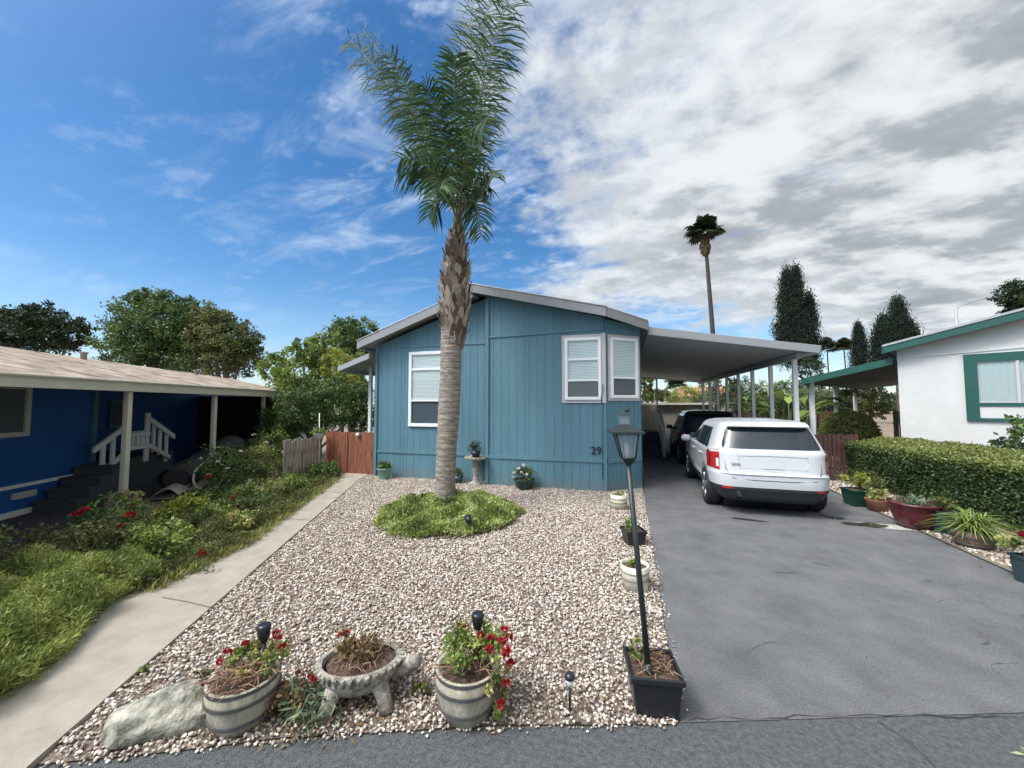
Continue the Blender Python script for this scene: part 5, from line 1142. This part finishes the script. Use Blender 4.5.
gcx = at(300, 2.62); bush('dry_creeper', 'rusty dry creeping plant spilling between the leftmost barrel and the turtle', gcx, .20,.14,.20, 700, .034, 'leaf_dry', [(.10,.05,.20),(.14,.04,.19),(-.05,.1,.16)], fr_=.022, stems=8)
bush('green_creeper', 'green creeping plant at the foot of the leftmost barrel beside the boulder', at(205, 2.55), .12,.08,.16, 320, .034, 'leaf_mixed', [(.0,-.02,.15)], fr_=.022, stems=5)
bush('small_weed', 'small weed clump in the gravel left of the geranium barrel', at(425, 2.75), .10,.06,.07, 160, .03, 'leaf_olive', stems=3)
bush('small_weed', 'tiny weed in the gravel above the grey boulder', at(155, 2.95), .05,.04,.05, 60, .03, 'leaf_bright', stems=3)
# path light
c = at(567.5, 2.58); t = thing('path_light', 'small black stake light alone in the gravel right of the geranium barrel', 'light', (*c,0)); m_ = MB(); m_.tube([(*c,0),(*c,.19)], .009, 6); m_.build('stake', 'black_plastic', t)
m_ = MB(); m_.tube([(*c,.19),(*c,.235)], [.018,.026], 12); m_.build('lens', 'blind_white', t); m_ = MB(); m_.lathe([(0,.27),(.02,.268),(.034,.25),(.034,.235),(0,.235)], (*c,0), 14); m_.build('cap', 'black_plastic', t)
# lamp post in square pot
lp = at(648, 2.62); lt = thing('lamp_post', 'slim dark green lantern post leaning out of a square black planter', 'lamp post', (.146,2.74,.2))
mat('iron_green', (.018,.028,.03), .4, .15, 20)
A, B = Vector((.146,2.76,.16)), Vector((.03,2.73,1.62)); m_ = MB(); m_.tube([A,B], [.021,.017], 10); m_.tube([A+(B-A)*.02,A+(B-A)*.10], [.028,.024], 10); m_.build('pole', 'iron_green', lt)
UX = (B-A).normalized()
def sqring(z, hw, rot=R(10)): return [B+UX*z+Matrix.Rotation(rot,3,'Z') @ Vector((sx_*hw,sy_*hw,0)) for sx_, sy_ in ((-1,-1),(1,-1),(1,1),(-1,1))]
def frus(mb, z0_, h0, z1_, h1): mb.hexa(sqring(z0_,h0)+sqring(z1_,h1))
m_ = MB(); frus(m_,-.02,.022,.02,.045); m_.build('lantern_base', 'iron_green', lt)
m_ = MB()
q0, q1 = sqring(.02,.042), sqring(.185,.072)
for a, b in zip(q0, q1): m_.tube([a,b], .006, 5)
for i in range(4): m_.tube([q1[i],q1[(i+1)%4]], .006, 5); m_.tube([q0[i],q0[(i+1)%4]], .006, 5)
m_.build('lantern_frame', 'iron_green', lt); m_ = MB(); frus(m_,.022,.038,.182,.067); m_.build('lantern_glass', 'lantern_glass', lt); m_ = MB(); m_.tube([B+UX*.02,B+UX*.12], .014, 8); m_.build('candle_lamp', 'vinyl_white', lt)
m_ = MB(); frus(m_,.187,.108,.20,.106); frus(m_,.2005,.104,.245,.040); m_.build('lantern_roof', 'iron_green', lt)
m_ = MB(); frus(m_,.247,.028,.31,.034); m_.build('vent_box', 'lantern_glass', lt); m_ = MB(); frus(m_,.311,.042,.325,.030); m_.lathe([(.012,.325),(.02,.34),(.006,.355),(.008,.37),(0,.385)], B, 10); m_.build('finial', 'iron_green', lt)
def square_pot(name, label, c, wt, wb, h, rz, m='black_plastic', group=None, rim=.02, t=None):
    t = t or thing(name, label, 'plant pot', (*c,0), group); Mz = Matrix.Rotation(rz,3,'Z')
    def sq(z, hw): return [Vector((c[0],c[1],z))+Mz @ Vector((a*hw,b*hw,0)) for a, b in ((-1,-1),(1,-1),(1,1),(-1,1))]
    m_ = MB(); m_.hexa(sq(.005,wb/2)+sq(h-.03,wt/2-.012)); V = sq(h-.032,wt/2)+sq(h,wt/2)+sq(h,wt/2-rim)+sq(h-.05,wt/2-rim)
    m_.add(V, [(i+4*k_, (i+1)%4+4*k_, (i+1)%4+4*(k_+1), i+4*(k_+1)) for k_ in range(3) for i in range(4)]); m_.build('pot', m, t, bevel=.006)
    m_ = MB(); m_.hexa(sq(h-.06,wt/2-rim-.002)+sq(h-.028,wt/2-rim-.002)); m_.build('soil', 'soil', t); return t
pc = (.165,2.83)
t = square_pot('square_planter', 'black square planter holding the leaning lantern post', pc, .335, .255, .27, R(9)); twigs(t, pc, .12, .24, 40, L_=.09); bush('','',(pc[0]-.09,pc[1]+.03), .06,.06,.14, 110, .028, 'leaf_bright', z0=.25, stems=5, parent=t)
# pots along the driveway edge of the gravel
def round_pot(name, label, c, prof, m, plant=None, seg=28, group=None, soil_r=None, z0=0):
    t = thing(name, label, 'plant pot', (c[0],c[1],z0), group); h = max(z for r_, z in prof); rt = max(r_ for r_, z in prof if z > h*.9)
    m_ = MB(); m_.lathe([(0,.004)]+prof+[(rt-.018,h),(rt-.022,h-.035)], (c[0],c[1],z0), seg); m_.build('pot', m, t)
    m_ = MB(); m_.lathe([(rt-.02,h-.035),(0,h-.025)], (c[0],c[1],z0), 20); m_.build('soil', 'soil', t); return t
mat('cream_glaze', (.50,.47,.38), .5, .1, 8, c2=(.58,.55,.47)); mat('green_stripe', (.18,.22,.10), .6); mat('green_glaze', (.012,.05,.035), .3); mat('mint_pot', (.20,.36,.30), .6, .1, 8); mat('teal_pot', (.025,.05,.055), .4); mat('wine_glaze', (.085,.014,.02), .3, .2, 6); mat('terracotta', (.24,.11,.065), .8, .2, 10)
a = at(617, 7.45); t = round_pot('striped_pot', 'small cream pot with green stripes nearest the blue house corner', a, [(.15,.01),(.155,.15),(.16,.29)], 'cream_glaze')
for z in (.07,.14,.21): m_ = MB(); m_.lathe([(.157,z-.01),(.163,z),(.157,z+.012)], (*a,0), 24); m_.build('stripe', 'green_stripe', t)
leaves('foliage', blob_pts((a[0],a[1],.29),(.12,.12,.04),120,.9), .05, 'leaf_mixed', t)
a = at(631, 5.62); t = square_pot('square_planter', 'small black square pot midway along the driveway edge', a, .30, .22, .22, R(20)); leaves('foliage', blob_pts((a[0]-.05,a[1],.28),(.12,.10,.09),160,.9), .08, 'leaf_bright', t, aspect=.15)
a = at(632, 4.28); t = round_pot('striped_pot', 'larger cream pot with green stripes behind the lantern post', a, [(.13,.01),(.14,.15),(.155,.27)], 'cream_glaze')
for z in (.13,.20): m_ = MB(); m_.lathe([(.142,z-.008),(.153,z),(.147,z+.01)], (*a,0), 24); m_.build('stripe', 'green_stripe', t)
m_ = MB(); m_.lathe([(0,.004),(.17,.006),(.185,.025),(.175,.026),(.16,.012)], (*a,0), 28); m_.build('saucer', 'cream_glaze', t); leaves('foliage', blob_pts((a[0]-.02,a[1],.27),(.06,.06,.04),90,.9), .05, 'leaf_bright', t)
# pots by the house
a = (-6.13,9.02); t = round_pot('mint_pot', 'mint green pot with leafy plant at the left corner of the blue house', a, [(.12,.01),(.13,.05),(.17,.27),(.185,.275),(.185,.30)], 'mint_pot'); leaves('foliage', blob_pts((*a,.36),(.21,.18,.11),260,.8), .09, 'leaf_green', t)
a = (-4.02,9.08); t = round_pot('small_pot', 'small dark pot half hidden behind the palm trunk', a, [(.10,.01),(.14,.20)], 'teal_pot'); leaves('foliage', blob_pts((*a,.28),(.13,.12,.12),160,.8), .07, 'leaf_green', t)
a = (-3.52,9.02); t = thing('pedestal', 'pale stone bird bath pedestal at the step of the blue wall', 'pedestal', (*a,0)); m_ = MB(); m_.lathe([(0,0),(.16,0),(.16,.04),(.12,.07),(.075,.12),(.065,.25),(.09,.40),(.07,.55),(.10,.60),(.27,.64),(.285,.70),(.26,.705),(.22,.685),(0,.68)], (*a,0), 28); m_.build('bowl_and_column', 'cast_stone', t)
t = round_pot('small_pot', 'small dark pot with leafy plant standing on the stone pedestal', a, [(.09,.0),(.12,.14)], 'black_plastic', z0=.70); leaves('foliage', blob_pts((a[0]-.02,a[1],.93),(.18,.16,.14),170,.9), .09, 'leaf_dark', t, aspect=.3)
a = (-2.24,8.85); t = round_pot('flower_bowl', 'dark green bowl of pale pink flowers against the blue wall', a, [(.14,.01),(.20,.10),(.24,.23),(.25,.25)], 'green_glaze'); leaves('foliage', blob_pts((a[0],a[1],.40),(.27,.22,.17),420,.8), .07, 'leaf_green', t)
for q in ((-.20,-.12,.40),(-.10,-.15,.50),(-.25,-.05,.28),(.10,-.18,.38),(.0,-.1,.58),(-.02,-.18,.42)): flower(t, (a[0]+q[0],a[1]+q[1],q[2]), .045, 'petal_pink', 14)
# right-hand row of pots
a = at(852, 7.75); t = square_pot('square_planter', 'dark green square tub with small shrub behind the white car', a, .38, .29, .32, R(8), 'green_glaze'); bush('','',(a[0]+.05,a[1]), .25,.2,.35, 420, .06, 'leaf_yellow', z0=.32, stems=6, parent=t)
a = at(872, 7.35); t = round_pot('terracotta_pot', 'brown terracotta pot between green tub and wine red bowl', a, [(.14,.01),(.18,.20),(.19,.22)], 'terracotta'); leaves('foliage', blob_pts((*a,.30),(.17,.15,.12),260,.9), .07, 'leaf_mixed', t)
a = at(908, 6.35); t = round_pot('wine_bowl', 'large wine red glazed bowl with sparse succulents by the hedge', a, [(.17,.01),(.24,.10),(.29,.25),(.30,.36),(.33,.385),(.33,.41)], 'wine_glaze'); leaves('foliage', blob_pts((*a,.43),(.22,.22,.07),200,.9), .09, 'leaf_aloe', t, aspect=.25)
a = at(937, 6.1); t = square_pot('square_planter', 'dark teal square tub half hidden by the strappy barrel plant', a, .36, .28, .36, R(5), 'teal_pot'); leaves('foliage', blob_pts((*a,.46),(.15,.15,.08),200,.9), .07, 'leaf_olive', t)
a = at(965, 5.5); t = thing('half_barrel_planter', 'brown wooden half barrel with arching strap leaves at the hedge', 'planter', (*a,0)); barrel(t, a, .17, .215, .24, 'barrel_wood', 'barrel_band', (.28,.68))
V, F, A_ = [], [], []
for q in range(260):
    az = rng.uniform(0,6.283); L_ = rng.uniform(.28,.56); d = Vector((math.cos(az),math.sin(az),0)); s_ = Vector((-d.y,d.x,0))*.011; b = Vector((a[0]+rng.normal()*.05,a[1]+rng.normal()*.05,.24)); e_ = rng.uniform(.2,1.1); n0 = len(V)
    for i in range(5):
        u = i/4; c0 = b+d*L_*u*(.5+.6*u)*(1.2-e_*.5)+Vector((0,0,L_*(e_*1.2*u-(.55+.4*e_)*u*u)+.08*u)); ww = s_*(1-u**2*.9); V += [c0-ww, c0+ww]
    F += [(n0+2*i,n0+2*i+1,n0+2*i+3,n0+2*i+2) for i in range(4)]; A_ += [rng.random()]*4
finish('strap_leaves', V, F, 'leaf_bright', t, attr=A_)
a = at(1030, 4.35); t = square_pot('square_planter', 'dark planter with red geranium blooms at right frame edge', a, .34, .28, .30, R(10), 'teal_pot'); bush('','',(a[0]-.05,a[1]), .26,.2,.26, 520, .05, 'leaf_mixed', [(-.12,-.05,.26),(.02,-.16,.14),(.05,.05,.25)], fr_=.05, z0=.28, stems=6, parent=t)
bush('leafy_shrub', 'olive grassy shrub between the car corner and green tub', (5.1,10.4), .35,.5,.55, 900, .10, 'leaf_olive', aspect=.15)
# clipped hedge
hd = thing('clipped_hedge', 'long clipped box hedge with lit top tinted yellow along the right of the driveway', 'hedge', (6.6,8,0))
def hx(y): return 5.65+(.18)*(11.8-y)/3.8
n = 90000; y = rng.uniform(2.0,12.2,n); w_ = rng.random(n); front = rng.random(n) < .55
zt_ = 1.02; top_w = 1.5
X = np.where(front, hx(y)+np.abs(rng.normal(0,.06,n)), hx(y)+.02+w_*top_w); Z = np.where(front, rng.random(n)**.85*zt_, zt_+.10*np.sin(np.clip(w_*top_w,0,1)*1.57)-np.abs(rng.normal(0,.04,n)))
bump_ = np.array([mnoise.noise(Vector((b*1.7, c_*1.9, a_*2)))*.11 for a_, b, c_ in zip(X, y, Z)]); X = X-bump_*front; Z = Z+bump_*(~front)*.6
at_ = np.where(front, .0+.36*rng.random(n)+.32*(Z > .9), .50+.4*rng.random(n))  # light put into leaf colour: front darker, top edge and top yellower
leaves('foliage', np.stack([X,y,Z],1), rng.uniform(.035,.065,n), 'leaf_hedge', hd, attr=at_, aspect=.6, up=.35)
m_ = MB(); m_.hexa([(hx(2)+.12,2,0),(hx(2)+1.5,2,0),(hx(12.1)+1.5,12.1,0),(hx(12.1)+.12,12.1,0),(hx(2)+.12,2,.93),(hx(2)+1.5,2,1.0),(hx(12.1)+1.5,12.1,1.0),(hx(12.1)+.12,12.1,.93)]); m_.build('branches', 'soil', hd)
n = 9000; u = rng.normal(size=(n,3)); u /= np.linalg.norm(u,axis=1)[:,None]; sc_ = at(847, 12.9); t = thing('topiary_ball', 'round clipped bush at the far end of the hedge', 'shrub', (*sc_,0)); cp_ = np.array([sc_[0],sc_[1],.95])
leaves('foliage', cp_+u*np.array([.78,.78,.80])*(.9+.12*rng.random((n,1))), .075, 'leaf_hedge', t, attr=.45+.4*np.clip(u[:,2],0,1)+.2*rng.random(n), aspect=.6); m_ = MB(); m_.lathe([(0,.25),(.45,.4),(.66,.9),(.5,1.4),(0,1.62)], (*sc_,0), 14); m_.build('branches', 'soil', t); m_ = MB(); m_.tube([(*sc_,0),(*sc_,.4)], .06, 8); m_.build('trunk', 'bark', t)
bush('leafy_shrub', 'dark leafy shrub rising over the hedge in front of the white house', (*at(1016,7.9),), .42,.4,1.95, 1100, .09, 'leaf_green', stems=12, loose=.8)
bush('leafy_shrub', 'low dark shrub top showing above the hedge under the green window', (*at(982,8.3),), .34,.3,1.42, 600, .07, 'leaf_dark', stems=8)

# ================================================================== BACKGROUND
mat('far_wall', (.30,.27,.23), .9, .1, 3); mat('far_roof', (.36,.33,.28), .9, .1, 4); mat('tile_orange', (.33,.15,.09), .9, .2, 5)
sh = thing('garden_shed', 'low beige roofed shed closing the far end of the carport', 'shed', (2.6,26,0))
m_ = MB(); m_.box((2.6,27.2,.98), (5.4,2.4,1.96)); m_.build('wall', 'far_wall', sh); m_ = MB(); m_.box((2.6,27.1,2.03), (5.8,2.9,.12)); m_.build('roof', 'cream_paint', sh); m_ = MB(); m_.box((1.7,25.97,1.0), (.9,.05,1.8)); m_.build('door', 'screen_dark', sh)
fence('board_fence', 'grey brown board fence behind the side steps', (.5,25.2), (1.9,25.2), 1.95, .14, .01, 'weathered_wood')
fence('board_fence', 'dark red board fence in the planting beyond the carport posts', (4.9,21.5), (9.5,19.5), 1.7, .14, .01, 'brown_fence')
fence('board_fence', 'weathered board fence under the green awning', (9.6,17.6), (13.5,16.4), 1.75, .14, .015, 'weathered_wood')
fence('board_fence', 'long grey fence far behind the left porch', (-26,24), (-9.5,19), 1.9, .16, .01, 'weathered_wood')
GB = 'background shrubs'
for i, (px_, zc, lob, m, lab) in enumerate([
    (735, 24, [(725,405,30,22),(745,392,20,18)], 'leaf_dark', 'dark bush seen between the first carport posts behind the black car'),
    (775, 17.5, [(765,405,26,26),(788,400,20,26)], 'leaf_green', 'green bush behind the carport front posts'),
    (830, 20, [(825,405,22,18),(840,398,16,12)], 'leaf_dark', 'dark bush under the tip of the green awning'),
    (868, 22, [(858,400,18,14),(872,410,16,12)], 'leaf_olive', 'olive bush deep under the green awning'),
    (648, 30, [(646,388,10,16),(655,396,14,8)], 'leaf_olive', 'olive bush behind the shed next to the house corner'),
    (690, 42, [(690,396,26,9),(712,390,14,14),(668,398,16,6)], 'leaf_mixed', 'brownish trees far behind the shed'),
    (810, 26, [(812,372,12,16),(806,395,16,16)], 'leaf_dark', 'dark tree between banana plant and green awning')]):
    tree('background_shrub', lab, px_, zc, lob, 3800, .085*zc/13, m, .06, group=GB, cat='shrub')
fh = thing('far_house', 'distant house with orange tiled roof seen beneath the carport', 'house', (*at(700,62),0)); c = at(700,62)
m_ = MB(); m_.box((c[0],c[1],1.5), (9,7,3.4)); m_.build('wall', 'far_wall', fh); m_ = MB(); x, y = c; m_.add([(x-5,y-4,3.2),(x+5,y-4,3.2),(x+5,y+4,3.2),(x-5,y+4,3.2),(x-3,y,4.8),(x+3,y,4.8)], [(0,1,5,4),(1,2,5),(2,3,4,5),(3,0,4),(0,3,2,1)]); m_.build('roof', 'tile_orange', fh)
fh = thing('far_house', 'pale house wall glimpsed past the end of the tan roofed porch', 'house', (*at(268,34),0)); c = at(262,34)
m_ = MB(); m_.box((c[0],c[1],1.6), (7,4,3.0)); m_.build('wall', 'barrel_paint', fh); m_ = MB(); m_.box((c[0],c[1],3.2), (8,5,.25)); m_.build('roof', 'far_roof', fh)
# far tree belts on both sides so that the horizon is planted
P_ = []
for (a0, a1, zc, z1_) in ((-330,420,60,5.2),(330,1400,75,5.5)):
    n = 26000 if zc == 60 else 26000; px_ = rng.uniform(a0,a1,n); zz = zc+rng.uniform(0,12,n); xy = np.array([at(p, z) for p, z in zip(px_, zz)]); prof = z1_*(.65+.35*np.sin(px_*.045)+.22*np.sin(px_*.13+1)+.14*np.sin(px_*.31)); P_.append(np.stack([xy[:,0],xy[:,1],np.maximum(.2,prof*rng.random(n)**.6)],1))
P_ = np.concatenate(P_); tag(leaves('far_trees', P_, rng.uniform(.5,1.0,len(P_)), 'leaf_dark', None, tuple(P_[0]), aspect=.7), 'low far belt of trees along the horizon', kind='stuff')
# street lamp
c = at(961, 33); t = thing('street_lamp', 'tall grey street lamp with curved arm above the white house roof', 'street lamp', (*c,0)); m_ = MB(); zt_ = hz_(306,33); m_.tube([(*c,0),(*c,zt_)], [.16,.11], 10); m_.build('pole', 'carport_white', t)
m_ = MB(); pts = []
for u in np.linspace(0,1,9): q = at(961+40*u, 33); pts.append((q[0],q[1],zt_-.15+.95*math.sin(u*1.57)**.9)); 
m_.tube(pts, .045, 8); m_.build('arm', 'carport_white', t); q = Vector(pts[-1]); m_ = MB(); m_.lathe([(0,-.10),(.20,-.06),(.26,.02),(0,.10)], q+Vector((.2,.05,0)), 12, 1.5, .7); m_.build('lamp_head', 'trim_grey', t)
# dropped leaf on the driveway
c = (2.2,3.02); t_ = np.zeros((9,3)); t_[:] = (c[0],c[1],.012); o = leaves('fallen_leaf', t_+rng.normal(size=(9,3))*np.array([.02,.02,.004]), .075, 'leaf_dry', None, (*c,.012), dirs=np.array([[math.cos(a),math.sin(a),.1] for a in np.linspace(0,5,9)]), aspect=.22); MATS['pale_leaf'] = ramp_mat('pale_leaf', [(.42,.42,.26),(.55,.55,.38)], .7, .1); o.data.materials[0] = MATS['pale_leaf']; tag(o, 'pale dried palm leaf scrap lying on the driveway near the street', 'leaf')

db = np.stack([rng.uniform(.5,4.4,110), rng.uniform(2.9,8.5,110), np.full(110,.006)],1); db[:70,0] = 4.4-np.abs(rng.normal(0,.12,70)); tag(leaves('leaf_debris', db, rng.uniform(.012,.035,110), 'leaf_dry', None, tuple(db[0]), aspect=.5, up=0), 'scattered dry leaf bits on the driveway', kind='stuff')
